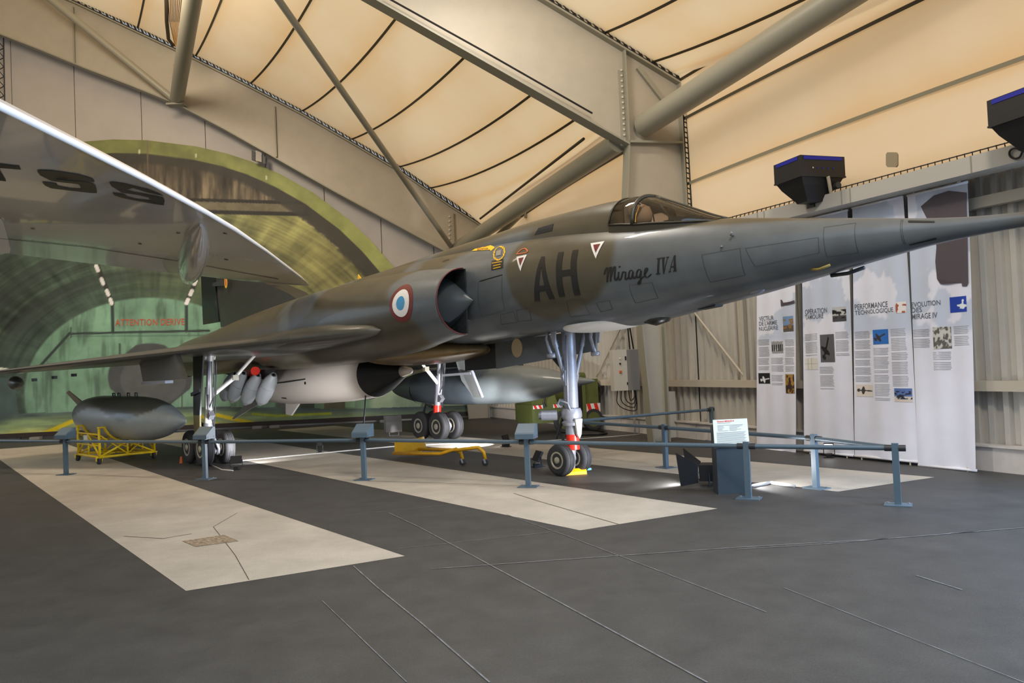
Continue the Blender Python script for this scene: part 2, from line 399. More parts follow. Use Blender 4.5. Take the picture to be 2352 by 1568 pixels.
# ------------------------------------------------------------------ right wall: plinth, corrugated sheets, girts
wr = struct_empty('wall_right')
def hbox(mb, x0, x1, y0, y1, z0, z1):
    c = [hall(x, y) for x, y in ((x0, y0), (x1, y0), (x1, y1), (x0, y1))]
    return mb.prism([p + UP * z0 for p in c], UP * (z1 - z0))
segs = [(-9.0, -2.0), (4.2, 6.7), (6.7, 9.3), (9.3, 12.2), (12.2, 14.8), (14.8, 17.4), (17.4, 20.0), (20.0, 22.4)]
for y0, y1 in segs:
    hbox(MB(), WX - 0.12, WX, y0, y1 - 0.01, 0, 0.31).build('plinth_block', M_plinth, wr)
    hbox(MB(), WX - 0.16, WX + 0.02, y0, y1, 0.31, 0.335).build('plinth_cap', M_plinth, wr)
    prof = []; y = y0; k = 0
    while y < y1:
        for dy, dx in ((0, 0), (0.06, 0), (0.085, 0.06), (0.165, 0.06), (0.19, 0)):
            if y + dy <= y1: prof.append((y + dy, dx))
        y += 0.2
    prof.append((y1, prof[-1][1]))
    vs = []; fs = []
    for i, (yy, dx) in enumerate(prof):
        vs += [hall(WX - 0.01 + dx, yy, 0.33), hall(WX - 0.01 + dx, yy, 4.0)]
        if i: fs.append((2 * i - 2, 2 * i, 2 * i + 1, 2 * i - 1))
    MB().add(vs, fs).build('corrugated_sheet', M_sheet, wr)
    for z0, z1, d in ((1.02, 1.15, 0.16), (3.36, 3.50, 0.14)):
        hbox(MB(), WX - d, WX - 0.02, y0, y1, z0, z1).build('girt', M_girt, wr)
hbox(MB(), WX - 0.15, WX + 0.1, -2.0, 4.2, 4.0, 4.2).build('door_header', M_girt, wr)
for y0, y1 in segs: hbox(MB(), WX + 0.10, WX + 0.13, y0, y1 + 0.001, 0, 4.1).build('outer_cladding', M_sheet, wr)
# gutter beam with its lashing on top
hbox(MB(), 9.30, 9.62, -9.0, 12.0, 3.72, 3.93).build('gutter_beam', M_gutter, wr)
hbox(MB(), 9.62, WX, -9.0, 12.0, 3.80, 3.84).build('gutter_plate', M_girt, wr)
hbox(MB(), 9.30, 9.62, 12.3, 21.6, 3.55, 3.75).build('gutter_beam', M_gutter, wr)
lac = MB()
for i in range(110):
    y = 1.0 + i * 0.1
    lac.bar(hall(9.33, y, 3.93), hall(9.40, y + 0.05, 4.0), 0.012, 0.012)
lac.tube([hall(9.36, 1.0, 3.985), hall(9.36, 12.0, 3.985)], 0.008, 6)
lac.build('membrane_lashing', M_black, wr, kind='stuff')
for y in (4.6, 6.1, 7.9, 8.05, 9.6, 9.75, 11.3):
    hbox(MB(), 9.293, 9.30, y, y + 0.015, 3.72, 3.93).build('beam_joint', M_flange, wr)
# bracing rod and the post behind the nose leg
def cyl(a, b, r, name, m, parent=None, n=10, **k): return MB().cyl(a, b, r, n).build(name, m, parent, smooth=True, angle=40, **k)
cyl(on_wall(1708, 862, WX - 0.12), on_wall(1585, 705, WX - 0.12), 0.022, 'bracing_rod', M_girt, wr)
cyl(on_wall(1370, 865, WX - 0.12), on_wall(1432, 740, WX - 0.12), 0.022, 'bracing_rod', M_girt, wr)
for px in (1705, 1745 - 36):
    p = on_wall(px, 860, WX - 0.1); MB().box((p.x, p.y, 2.3), (0.06, 0.06, 2.4)).build('wall_post', M_girt, wr)

# ------------------------------------------------------------------ back wall: white panels
MU = (Vector((-1.0, 24.2, 0)) - Vector((-15.1, 23.0, 0))).normalized(); MN = Vector((-MU.y, MU.x, 0)); M0 = Vector((-1.0, 24.2, 0))
def on_mural(px, py, off=0.0): return hit(px, py, MN, M0 + MN * off)
def mur(u, z, off=0.0): return M0 + MU * u + MN * off + UP * z
wb = MB().prism([mur(-26, 0, 0.16), mur(0.6, 0, 0.16), mur(0.6, 15, 0.16), mur(-26, 15, 0.16)], MN * 0.1).build('wall_back', M_panelw, kind='structure')
us = [-26, -23, -20.2] + [(on_mural(x, 300) - M0).dot(MU) for x in (-95, 25, 170, 323, 469, 605, 738, 866, 985)] + [0.6]
for a, b in zip(us[:-1], us[1:]):
    MB().prism([mur(a + 0.012, 0.0, 0.1), mur(b - 0.012, 0.0, 0.1), mur(b - 0.012, 15, 0.1), mur(a + 0.012, 15, 0.1)], MN * 0.05).build('wall_panel', M_panelw, wb)

# ------------------------------------------------------------------ printed mural of an aircraft shelter
arch = np.array([(-330, 640), (-240, 520), (-160, 445), (-80, 398), (0, 366), (60, 347), (120, 334), (180, 326), (260, 320), (338, 322), (450, 336), (520, 352), (578, 371), (646, 401), (720, 443), (800, 503), (855, 556), (909, 619), (950, 690), (985, 765), (1010, 838), (1045, 841), (1084, 842)], float)
cols = np.arange(-240, 1085, 2.2); NR = 290
ytop = np.interp(cols, arch[:, 0], arch[:, 1])
ybase = np.array([0.0] * len(cols))
vs = []; PX = np.zeros((len(cols), NR)); PY = np.zeros_like(PX)
for i, x in enumerate(cols):
    # bottom edge of the print hangs 12 cm over the floor
    lo, hi = 900.0, 1080.0
    for _ in range(30):
        mid = (lo + hi) / 2
        if on_mural(x, mid).z > 0.17: lo = mid
        else: hi = mid
    ybase[i] = lo
    ys = np.linspace(lo, ytop[i], NR)
    PX[i] = x; PY[i] = ys
    for y in ys: vs.append(on_mural(x, y))
n = NR; fs = [(i * n + j, (i + 1) * n + j, (i + 1) * n + j + 1, i * n + j + 1) for i in range(len(cols) - 1) for j in range(n - 1)]
mural = MB().add(vs, fs).build('printed_mural', M_mural)
tag(mural, 'huge green printed mural of a vaulted aircraft shelter covering the back wall', 'mural')
def paint_mural(X, Y):
    C = np.zeros(X.shape + (3,)); 
    def blend(mask, c):
        C[:] = C * (1 - mask[..., None]) + np.array(c, float) * mask[..., None]
    def line(x0, y0, x1, y1, w, c, soft=1.5, op=1.0):
        dx, dy = x1 - x0, y1 - y0; l2 = dx * dx + dy * dy
        t = np.clip(((X - x0) * dx + (Y - y0) * dy) / l2, 0, 1); d = np.hypot(X - x0 - t * dx, Y - y0 - t * dy)
        blend(op * (1 - sstep(w / 2 - soft * .3, w / 2 + soft, d)), c)
    # distance to the arch edge
    cs = np.array([np.interp(np.linspace(0, 1, 260), np.linspace(0, 1, len(arch) - 2), arch[:-2, k]) for k in (0, 1)]).T
    D = np.full(X.shape, 1e9)
    for cx, cy in cs: np.minimum(D, np.hypot(X - cx, Y - cy), out=D)
    # vault
    q = np.hypot((X - 345) / 290, (Y - 905) / 222); ang = np.arctan2(905 - Y, X - 345)
    side = sstep(-0.6, 0.9, np.cos(ang))
    st = fbm(ang * 2.2 + 9, q * 30, 5); st2 = fbm(ang * 20, q * 2.2 + 3, 5)
    base = np.array([84, 104, 88.]) * (1 - side)[..., None] + np.array([140, 136, 82.]) * side[..., None]
    v = 0.66 + 0.62 * (st - 0.5) + 0.62 * (st2 - .5) + .4 * (fbm(X / 90, Y / 90, 4) - .5) + 0.28 * sstep(1.0, 2.4, q)
    C[:] = base * v[..., None]
    bands = sstep(0.42, 0.6, np.sin(q * 21 + fbm(ang * 3, q * 2) * 1.5) * .5 + .5) * (1 - side) * (1 - sstep(1.5, 2.2, q))
    blend(0.55 * bands, (52, 60, 56))
    blend(0.5 * (1 - sstep(0.95, 1.35, q)) * np.ones_like(q), (64, 84, 76))
    green = sstep(1.75, 1.15, q) * 0 + (1 - sstep(0.9, 1.9, q)) * side
    blend(0.55 * green, (78, 104, 78))
    # back wall of the shelter
    wn = fbm(X / 60., Y / 60., 5); wd = fbm(X / 14. + 40, Y / 90., 4)
    wall = np.array([116, 154, 130.]) * (0.72 + 0.5 * wn - .25 * sstep(.5, .8, wd))[..., None]
    m = 1 - sstep(0.985, 1.01, q); m = m * (Y < 960)
    C[:] = C * (1 - m[..., None]) + wall * m[..., None]
    low = sstep(800, 930, Y) * m; blend(0.25 * low, (90, 110, 98))
    # exhaust deflector
    e = np.hypot((X - 345) / 97, (Y - 866) / 78); e = np.maximum(e, (np.abs(X - 345) / 97 + np.abs(Y - 866) / 78) * 0.78)
    blend(1 - sstep(0.98, 1.02, e), (66, 69, 70)); e2 = np.hypot((X - 352) / 76, (Y - 872) / 58)
    blend(0.8 * (1 - sstep(0.96, 1.04, e2)), (86, 88, 88))
    for a in ((165, 766, 300, 763, 4), (300, 763, 480, 759, 4), (258, 697, 259, 763, 6), (428, 692, 428, 760, 6), (85, 848, 160, 765, 5)): line(*a, (46, 58, 56))
    line(165, 772, 480, 770, 2, (70, 96, 84), op=.6); line(275, 790, 275, 815, 3, (50, 70, 62)); line(418, 905, 418, 935, 2, (60, 66, 60))
    line(163, 752, 163, 775, 2, (50, 70, 62))
    # lights along the vault
    for L0, L1, ds in (((207, 565), (258, 697), ((209, 578), (223, 616), (235, 646), (247, 672), (255, 692))), ((452, 640), (428, 695), ((448, 648), (439, 672), (430, 692)))):
        line(*L0, *L1, 9, (48, 50, 48))
        dx = np.array(L1, float) - L0; dx /= np.linalg.norm(dx)
        for k, (x, y) in enumerate(ds):
            h = 5.5 if (k < 3 and L0[0] < 300) else 4.5
            line(x - dx[0] * h, y - dx[1] * h, x + dx[0] * h, y + dx[1] * h, 8, (238, 232, 216))
    blend(0.75 * (1 - sstep(.8, 1.1, np.hypot((X - 346) / 23, (Y - 667) / 4))), (62, 74, 68))
    for a in ((694, 500, 742, 528, 3), (705, 512, 762, 548, 2.5), (700, 500, 790, 566, 1.5), (735, 535, 800, 590, 1.5)): line(*a, (186, 176, 134), op=.7)
    # left side wall, floor
    lw = (X < 42 - (950 - Y) * 0.12) * (Y > 868); blend(0.85 * lw, (66, 84, 84))
    line(0, 848, 16, 850, 8, (230, 222, 205)); line(37, 851, 52, 852, 7, (230, 222, 205))
    yf = np.interp(X, [-240, 0, 34, 180, 452, 560, 782, 1084], [968, 960, 951, 944, 934, 934, 939, 930])
    rp = sstep(640, 690, X) * (Y > 855) * (X < 870); blend(rp * .9, (100, 128, 104))
    for x0, x1, y0, y1, c in ((690, 722, 915, 938, (60, 64, 52)), (745, 792, 912, 940, (84, 84, 66)), (650, 690, 905, 940, (70, 92, 76)), (792, 815, 900, 935, (120, 150, 120))):
        blend(((X > x0) & (X < x1) & (Y > y0) & (Y < y1)) * 1.0, c)
    out = sstep(845, 862, X) * (Y > 842); blend(out, (148, 162, 132)); blend(out * .35 * fbm(X / 20, Y / 40), (90, 110, 80))
    for x0, x1, y0, y1, c in ((955, 972, 846, 866, (200, 170, 30)), (934, 952, 855, 885, (110, 125, 80)), (925, 940, 848, 858, (190, 200, 190))):
        blend(((X > x0) & (X < x1) & (Y > y0) & (Y < y1)) * 1.0, c)
    for a in ((962, 960, 985, 880, 5), (990, 965, 984, 880, 5), (975, 960, 990, 930, 4)): line(*a, (84, 90, 78), op=.8)
    fm = (Y > yf) * 1.0; ff = np.clip((Y - yf) / 48.0, 0, 1)
    grad = np.array([70, 84, 82.]) * (1 - sstep(0, .45, ff))[..., None] + np.array([118, 136, 98.]) * sstep(0, .45, ff)[..., None]
    yel = sstep(.55, 1, ff)[..., None]; grad = grad * (1 - .55 * yel) + np.array([160, 142, 60.]) * .55 * yel
    fs_ = (0.75 + 0.5 * fbm(X / 70., Y / 6. + 30, 4))[..., None]
    C[:] = C * (1 - fm[..., None]) + grad * fs_ * fm[..., None]
    def fline(*a):
        s = C.copy(); line(*a); k = (Y > yf + 2)[..., None]; C[:] = np.where(k, C, s)
    fline(90, 1000, 178, 962, 8, (186, 166, 24)); fline(478, 948, 600, 976, 7, (190, 170, 20)); fline(455, 952, 500, 975, 6, (190, 170, 20))
    fline(630, 955, 760, 949, 4, (150, 160, 40)); fline(580, 950, 640, 955, 4, (140, 150, 40))
    # dark wall over the doorway and its two ledges
    l1 = 457 + (X - 410) * 0.032
    dk = (Y < l1 + 3) * 1.0; dk = dk * (X < 720)
    stn = fbm(X / 9. + 3, Y / 70., 5); dkc = np.array([92, 82, 66.]) * (0.35 + 1.15 * (stn - .1) * (0.55 + 0.9 * sstep(350, 470, Y)))[..., None]
    C[:] = C * (1 - dk[..., None]) + dkc * dk[..., None]
    line(300, 455, 690, 466, 7, (34, 32, 28)); bandm = ((Y > l1 + 4) & (Y < 490 + (X - 470) * .028) & (X < 715)) * 1.0
    blend(bandm * .85, (112, 104, 84)); blend(bandm * .5 * fbm(X / 12, Y / 10), (60, 54, 44)); line(330, 483, 705, 492, 8, (34, 33, 30))
    # dark inner edge and green rim of the arch; bright scuffs at the right
    rimv = 0.8 + 0.35 * sstep(600, 380, Y) * 0 + 0.3 * sstep(300, 800, X) + 0.25 * (fbm(X / 30, Y / 30) - .5)
    inn = 1 - sstep(48 + 14 * sstep(500, 800, X), 56 + 16 * sstep(500, 800, X), D + 8 * (fbm(X / 8, Y / 8) - .5)); inn = inn * ((X < 1000))
    blend(inn * .92, (50, 47, 40))
    rim = 1 - sstep(30, 32.5, D)
    C[:] = C * (1 - rim[..., None]) + np.array([126, 130, 74.]) * rimv[..., None] * rim[..., None]
    for xs in (320, 450, 612): line(xs, 345 + (xs - 320) * .07 + max(0, xs - 500) * .35, xs, 352 + (xs - 320) * .07 + max(0, xs - 500) * .35, 2, (190, 190, 160))
    line(339, 322, 340, 470, 1.6, (96, 84, 66))
    blend(((X > 1010) & (Y < 842 + 2)) * 0.0, (0, 0, 0))
    return C
PC = np.clip(paint_mural(PX, PY), 4, 250) / 255.0
lin = np.where(PC <= 0.04045, PC / 12.92, ((PC + 0.055) / 1.055) ** 2.4)
MURAL_GAIN = 1.35
set_color(mural, np.clip(lin.reshape(-1, 3) * MURAL_GAIN, 0, 0.9), 'paint')
bt = MB(); bt.prism([mur(-15.8, 0.06, -0.03), mur(0.0, 0.06, -0.03), mur(0.0, 0.19, -0.03), mur(-15.8, 0.19, -0.03)], MN * 0.06)
bt.build('bottom_trim', M_trimdark, mural)
vs2, fs2 = fit_text('ATTENTION DERIVE', 0, 0, 1, 1, bold=0.015, space=1.1)
a = on_mural(265, 748); b = on_mural(424, 746); t = on_mural(265, 733)
MB().add([a + (b - a) * x + (t - a) * y - MN * 0.012 for x, y in vs2], fs2).build('lettering', M_muralred, mural, label='red lettering on the painted back wall of the shelter')
for x in (90, 595, 635, 885):
    p = on_mural(x, 975); MB().prism([Vector((p.x, p.y, 0.0)) + MU * s * 0.14 - MN * c for s, c in ((-1, 0.3), (1, 0.3), (1, 0.12), (-1, 0.12))], UP * 0.07).build('mural_light_box', M_greyplastic, mural)
# ------------------------------------------------------------------ steel portal frames and membrane roof
ang1 = math.radians(12.0); P1D = Vector((math.cos(ang1), math.sin(ang1), 0)); P1N = Vector((-P1D.y, P1D.x, 0)); P10 = on_wall(1540, 300, 9.6); P10.z = 0
P2D = MU.copy(); P2N = MN.copy(); P20 = Vector((-1.0, 23.7, 0))
def p1(a, z, off=0.0): return P10 + P1D * a + P1N * off + UP * z
def p2(a, z, off=0.0): return P20 + P2D * a + P2N * off + UP * z
def px1(x, y):
    P = hit(x, y, P1N, P10); return ((P - P10).dot(P1D), P.z)
def px2(x, y):
    P = hit(x, y, P2N, P20); return ((P - P20).dot(P2D), P.z)
def plate(pts2, fr, th, name, m, parent, off=0.0):
    """flat plate in a portal plane given as (along, z)"""
    d = (fr(0, 0, 1) - fr(0, 0, 0))
    return MB().prism([fr(a, z, off - th / 2) for a, z in pts2], d * th).build(name, m, parent)
def strip(line, fr, width, th, name, m, parent):
    """flange following a polyline"""
    rings = []
    for i, (a, z) in enumerate(line):
        q0 = line[max(i - 1, 0)]; q1 = line[min(i + 1, len(line) - 1)]
        t = Vector((q1[0] - q0[0], q1[1] - q0[1])).normalized(); nx, nz = -t.y * th / 2, t.x * th / 2
        rings.append([fr(a - nx, z - nz, -width / 2), fr(a + nx, z + nz, -width / 2), fr(a + nx, z + nz, width / 2), fr(a - nx, z - nz, width / 2)])
    return MB().loft(rings).build(name, m, parent)
def lacing(line, fr, w, parent, off, step=0.16, lift=0.06):
    mb = MB(); pts = []
    for (a0, z0), (a1, z1) in zip(line[:-1], line[1:]):
        n = max(1, int(math.hypot(a1 - a0, z1 - z0) / step))
        for k in range(n): pts.append((a0 + (a1 - a0) * k / n, z0 + (z1 - z0) * k / n))
    pts.append(line[-1])
    for s in (0, 1): mb.tube([fr(a, z + lift + s * w, off) for a, z in pts], 0.022, 5)
    for (a, z), (a2, z2) in zip(pts[:-1], pts[1:]):
        mb.bar(fr(a, z + lift, off), fr((a + a2) / 2, (z + z2) / 2 + lift + w, off), 0.045, 0.045)
        mb.bar(fr((a + a2) / 2, (z + z2) / 2 + lift + w * .2, off - 0.05), fr(a2, z2 + lift + w * .8, off + 0.02), 0.02, 0.02)
    return mb.build('lacing', M_black, parent, kind='stuff')
# near frame
f1 = thing('portal_frame', 'large beige steel portal frame whose column stands behind the cockpit', 'steel frame', p1(-0.6, 0))
kb = px1(1440, 335); b0 = px1(850, 0); sl1 = (b0[1] - kb[1]) / (b0[0] - kb[0])
kt = px1(1555, 195); t0 = px1(1235, 0); sl1t = (t0[1] - kt[1]) / (t0[0] - kt[0])
bot1 = [(kb[0] + d, kb[1] + sl1 * d) for d in (0, -3, -6, -9, -12)]
top1 = [(kt[0] + d, kt[1] + sl1t * d) for d in (0, -1.05, -4.2, -7.3, -10.4, -13.5)]
ci = px1(1435, 460); cj = px1(1470, 750)
def B(o, **k): return o
def wplate(pts2, fr, th, name, m, parent, off=0.0):
    o = plate(pts2, fr, th, name, m, None, off); rebase(o, parent); return o
def rebase(o, parent):
    M = parent.matrix_basis.inverted(); o.data.transform(M); o.parent = parent
def part(o, parent): rebase(o, parent); return o
part(plate(bot1 + top1[::-1][:-2] + [(kb[0] + 0.02, kt[1] + sl1t * (kb[0] - kt[0]))], p1, 0.03, 'beam_web', M_beam, None), f1)
part(strip(bot1, p1, 0.34, 0.035, 'bottom_flange', M_flange, None), f1)
part(strip(top1, p1, 0.34, 0.035, 'top_flange', M_flange, None), f1)
colin = [(kb[0], kt[1] + sl1t * (kb[0] - kt[0])), kb, ci, cj, (cj[0] + 0.12, 0.0)]
colout = [kt, (kt[0] + 0.02, 4.4), (-0.15, 3.2), (-0.38, 2.2), (-0.38, 0.0)]
part(plate(colin + colout[::-1], p1, 0.03, 'column_web', M_beam, None), f1)
part(strip(colin, p1, 0.3, 0.03, 'inner_flange', M_flange, None), f1)
part(strip(colout, p1, 0.3, 0.03, 'outer_flange', M_flange, None), f1)
zst = px1(1500, 330)[1]
part(plate([(kb[0], zst - .02), (kt[0], zst - 0.02), (kt[0], zst + 0.02), (kb[0], zst + 0.02)], p1, 0.3, 'stiffener', M_flange, None), f1)
kd0 = px1(1462, 158); kd1 = px1(1522, 235)
part(MB().bar(p1(*kd0, -0.06), p1(*kd1, -0.06), 0.07, 0.07).build('knee_brace', M_flange), f1)
for k in range(14):
    z = kb[1] + 0.1 + k * 0.105
    part(MB().cyl(p1(kb[0] - 0.06, z, -0.015), p1(kb[0] - 0.06, z, -0.045), 0.022, 6).build('bolt', M_bolt), f1)
part(plate([(kb[0] - 0.12, kb[1]), (kb[0] - 0.02, kb[1]), (kb[0] - 0.02, 7.2), (kb[0] - 0.12, 7.2)], p1, 0.05, 'end_plate', M_flange, None), f1)
part(lacing(top1, p1, 0.16, None, -0.1), f1)
colL = [(kt[0] + 0.06, 6.6), (kt[0] + 0.08, 5.5), (kt[0] + 0.09, 4.0)]
lc = MB()
for i in range(26):
    z = 6.5 - i * 0.1
    lc.bar(p1(kt[0] + 0.03, z, -0.12), p1(kt[0] + 0.13, z - 0.04, -0.12), 0.02, 0.02)
lc.tube([p1(kt[0] + 0.12, 6.6, -0.12), p1(kt[0] + 0.12, 3.95, -0.12)], 0.018, 5); lc.tube([p1(kt[0] + 0.04, 6.6, -0.12), p1(kt[0] + 0.04, 3.95, -0.12)], 0.02, 5)
part(lc.build('column_lacing', M_black, kind='stuff'), f1)
cb = MB().tube([p1(*px1(880, 0), -0.17), p1(*px1(1110, 128), -0.18), p1(*px1(1354, 267), -0.18)], 0.018, 6)
part(cb.build('cable_run', M_black), f1)
# far frame
f2 = thing('portal_frame', 'beige steel portal frame curving over the green shelter mural', 'steel frame', p2(0.0, 0))
bot2 = [px2(*q) for q in ((1035, 585), (900, 512), (767, 440), (640, 368), (520, 300), (412, 243), (300, 198), (200, 160), (100, 119), (0, 80))]
e = bot2[-1]; bot2.append((e[0] - 5, e[1] + 2.0))
top2 = [px2(*q) for q in ((1105, 520), (1043, 481), (917, 395), (807, 330), (694, 265), (575, 203), (449, 139), (316, 77), (170, 8))]
e = top2[-1]; top2.append((e[0] - 6, e[1] + 2.6))
kk = (bot2[0][0], top2[1][1])
part(plate(bot2 + top2[::-1], p2, 0.03, 'beam_web', M_beam, None), f2)
part(strip(bot2, p2, 0.34, 0.035, 'bottom_flange', M_flange, None), f2)
part(strip(top2, p2, 0.34, 0.035, 'top_flange', M_flange, None), f2)
part(plate([bot2[0], (top2[0][0], bot2[0][1] - .3), (top2[0][0], 0), (bot2[0][0] + 0.35, 0)], p2, 0.03, 'column_web', M_beam, None), f2)
part(strip([bot2[0], (bot2[0][0] + 0.35, 0)], p2, 0.3, 0.03, 'inner_flange', M_flange, None), f2)
part(strip([top2[0], (top2[0][0], 0)], p2, 0.3, 0.03, 'outer_flange', M_flange, None), f2)
for xa, ya, yb in ((632, 246, 362), (170, 18, 148), (1040, 490, 578), (402, 150, 238)):
    a, za = px2(xa, ya); _, zb = px2(xa, yb)
    part(plate([(a - .02, zb), (a + .02, zb), (a + .02, za), (a - .02, za)], p2, 0.2, 'stiffener', M_flange, None), f2)
part(lacing(top2, p2, 0.2, None, -0.1, 0.22, 0.05), f2)
for k in range(8):
    a, z = px2(1032, 498 + k * 10)
    part(MB().cyl(p2(a, z, -0.015), p2(a, z, -0.05), 0.03, 6).build('bolt', M_bolt), f2)

for x0, x1, ya, yb, m in ((578, 586, 344, 366, M_black), (587, 601, 345, 369, M_panelw), (603, 610, 355, 374, M_dark)):
    q = [hit(x, y, P2N, P20 + P2N * .1) for x, y in ((x0, ya), (x1, ya + 5), (x1, yb + 3), (x0, yb))]
    part(MB().prism(q, P2N * .1).build('hanger_bracket', m), f2)
# roof membrane: rows follow the frames, columns run from frame to frame
T2 = [(0.40, 3.6), (0.36, 4.35), (0.30, 5.25)] + [px2(*q) for q in ((1105, 518), (1043, 469), (987, 432), (917, 383), (807, 320), (694, 255), (575, 192), (449, 129), (316, 65))]
e = T2[-1]; T2 += [(e[0] - 3, e[1] + 1.4), (e[0] - 6, e[1] + 2.6)]
t1 = lambda b: (b, kt[1] + 0.12 + sl1t * (b - kt[0]))
T1 = [(0.30, 3.90), (0.28, 4.99), (0.26, 6.27), (0.22, 7.04), t1(0.0), t1(-0.35), t1(-1.3), t1(-2.75), t1(-4.2), t1(-5.7), t1(-7.3), t1(-8.9), t1(-11.5), t1(-14)]
def bay(A, Bp, sag, name_parent, edge_first=0):
    """surface between two polylines A and Bp with a seam on every row"""
    nu = 18; sub = 5; rows = []; stain = []
    for i in range(len(A) - 1):
        for s in range(sub):
            t = s / sub; rows.append((A[i].lerp(A[i + 1], t), Bp[i].lerp(Bp[i + 1], t))); stain.append(max(0.0, 1 - t * 3.2) * 0.55 + (0.5 * max(0, t - .7) if i > 2 else 0))
    rows.append((A[-1], Bp[-1])); stain.append(0)
    vs = []; st = []
    for (a, b), s in zip(rows, stain):
        for k in range(nu + 1):
            t = k / nu; p = a.lerp(b, t); p = p + sag(a, t); vs.append(p); st.append(s)
    w = nu + 1
    fs = [(i * w + k, i * w + k + 1, (i + 1) * w + k + 1, (i + 1) * w + k) for i in range(len(rows) - 1) for k in range(nu)]
    o = MB().add(vs, fs).build('membrane_panel', M_member, name_parent, smooth=True)
    at = o.data.attributes.new('stain', 'FLOAT', 'POINT'); at.data.foreach_set('value', st)
    for i in range(len(A)):
        if i == 0 or i == 4: continue
        pts = [A[i].lerp(Bp[i], k / nu) + sag(A[i], k / nu) for k in range(nu + 1)]
        rings = []
        for p in pts:
            inw = (CO + Vector((-3, 6, 0)) - p).normalized(); e = (A[i] - A[i - 1]).normalized() * 0.03
            rings.append([p + inw * 0.01 - e, p + inw * 0.03 - e, p + inw * 0.03 + e, p + inw * 0.01 + e])
        MB().loft(rings).build('membrane_seam', M_seamp if i in (1,) else M_seam, name_parent)
    return o
ceil = struct_empty('ceiling')
A1 = [p1(a, z) for a, z in T1]; A2 = [p2(a, z) for a, z in T2]
def sag1(a, t): return Vector((0, 0, -1)) * (0.9 * 4 * t * (1 - t) * 0.45 if a.z > 5.5 else 0.0) + (DX * -0.25 * 4 * t * (1 - t) if a.z < 6.2 else Vector())
def sag0(a, t): return Vector((0, 0, -1)) * (0.5 * 4 * t * (1 - t) if a.z > 7.1 else -0.10 * 4 * t * (1 - t) * max(0.0, min(1.0, (a.z - 3.95) / 1.0)))
mem1 = bay(A2, A1, sag1, ceil)
MEMB = BVHTree.FromPolygons([v.co.copy() for v in mem1.data.vertices], [tuple(p.vertices) for p in mem1.data.polygons])
M_rope = mat('rope_fibre', S(150, 110, 60), 0.8)
A0 = [p - DY * 11.5 + (P1D * 0.0) for p in A1]
bay(A1, A0, sag0, ceil)
# far slope, rear and left enclosure of the hall (outside the frame)
ridge1 = A1[-1]; ridge0 = A0[-1]; ridge2 = A2[-1]
en = MB()
far = [p + DX * -16 + UP * -9 for p in (ridge2, ridge1, ridge0)]
en.add([ridge2, ridge1, far[1], far[0]], [(0, 1, 2, 3)]); en.add([ridge1, ridge0, far[2], far[1]], [(0, 1, 2, 3)])
eo = en.build('membrane_panel', M_member, ceil)
wl = MB().add([hall(-33, -9.5), hall(-33, 34), hall(-33, 34, 16), hall(-33, -9.5, 16)], [(0, 1, 2, 3)]).build('wall_left', M_panelw, kind='structure')
wf = MB().add([hall(-33, -9.5), hall(3.5, -9.5), hall(3.5, -9.5, 16), hall(-33, -9.5, 16), hall(WX, -9.5, 5.0), hall(WX, -9.5, 16), hall(3.5, -9.5, 5.0)], [(0, 1, 2, 3), (6, 4, 5, 2)]).build('wall_front', M_panelw, kind='structure')

# ------------------------------------------------------------------ round tubes and rods between the frames
def pipe(name, label, cat, a, b, r, group=None, n=20, m=None):
    o = MB().cyl(a, b, r, n).build(name, m or M_tube, smooth=True, angle=40); tag(o, label, cat, group); return o
ta = p1(*px1(1475, 292), -0.1); tb_ = hit(1925, 0, DX, ta - DX * 0.0)
pipe('roof_tube', 'thick round beige tube running from the near column out of the top right', 'tube', ta, ta + (tb_ - ta) * 1.6, 0.225)
t3 = p1(*px1(1425, 322), 0.15); t4 = p2(*px2(1050, 572), -0.15)
pipe('roof_tube', 'thick round beige tube joining the two columns behind the cockpit', 'tube', t3, t4, 0.2)
t5 = p2(*px2(412, 232), -0.2); t6d = hit(446, 0, P2D, t5)
pipe('roof_tube', 'upright looking round beige tube meeting the far beam above the mural arch', 'tube', t5, t5 - DY * 8.5, 0.2)
gp = MB().box(t5 + Vector((0, -0.05, -0.2)), (0.5, 0.3, 0.05)); tag(gp.build('gusset_plate', M_flange), 'flat steel plate under the foot of the upright looking roof tube', 'plate')
b1 = p2(*px2(402, 232), -0.25); b2_ = hit(118, 0, P2N, P20 - P2N * 1.2)
pipe('brace_tube', 'slim beige brace meeting the upright looking tube at the upper left', 'brace', b1, b1 + (b2_ - b1) * 1.5, 0.1, n=12)
b3 = p2(*px2(1035, 568), -0.3); bq = hit(640, 0, P1N, P10 + P1N * 1.5)
pipe('brace_tube', 'long slim beige brace crossing the roof from top centre to the far column', 'brace', b3, b3 + (bq - b3) * 1.25, 0.075, n=12)
s1 = hit(1190, 497, P2N, P20 - P2N * 3.0); s2 = hit(1125, 560, P2N, P20 - P2N * 1.6)
pipe('brace_tube', 'short beige brace between the far column and thick tube', 'brace', s1, s2, 0.09, n=12)
s3 = hit(1205, 492, P2N, P20 - P2N * 3.0); s4 = hit(1285, 505, P2N, P20 - P2N * 3.0)
o = MB().bar(s3, s4, 0.14, 0.16).build('brace_beam', M_tube); tag(o, 'short beige bar reaching from the thick tube to behind the fuselage spine', 'brace')
r1 = hit(1103, 502, P2N, P20 - P2N * 0.8); r2 = p1(*px1(1362, 298), 0.6)
pipe('tie_rod', 'thin dark diagonal rod under the roof membrane beside the near beam', 'rod', r1, r2, 0.03, n=8, m=M_seam)
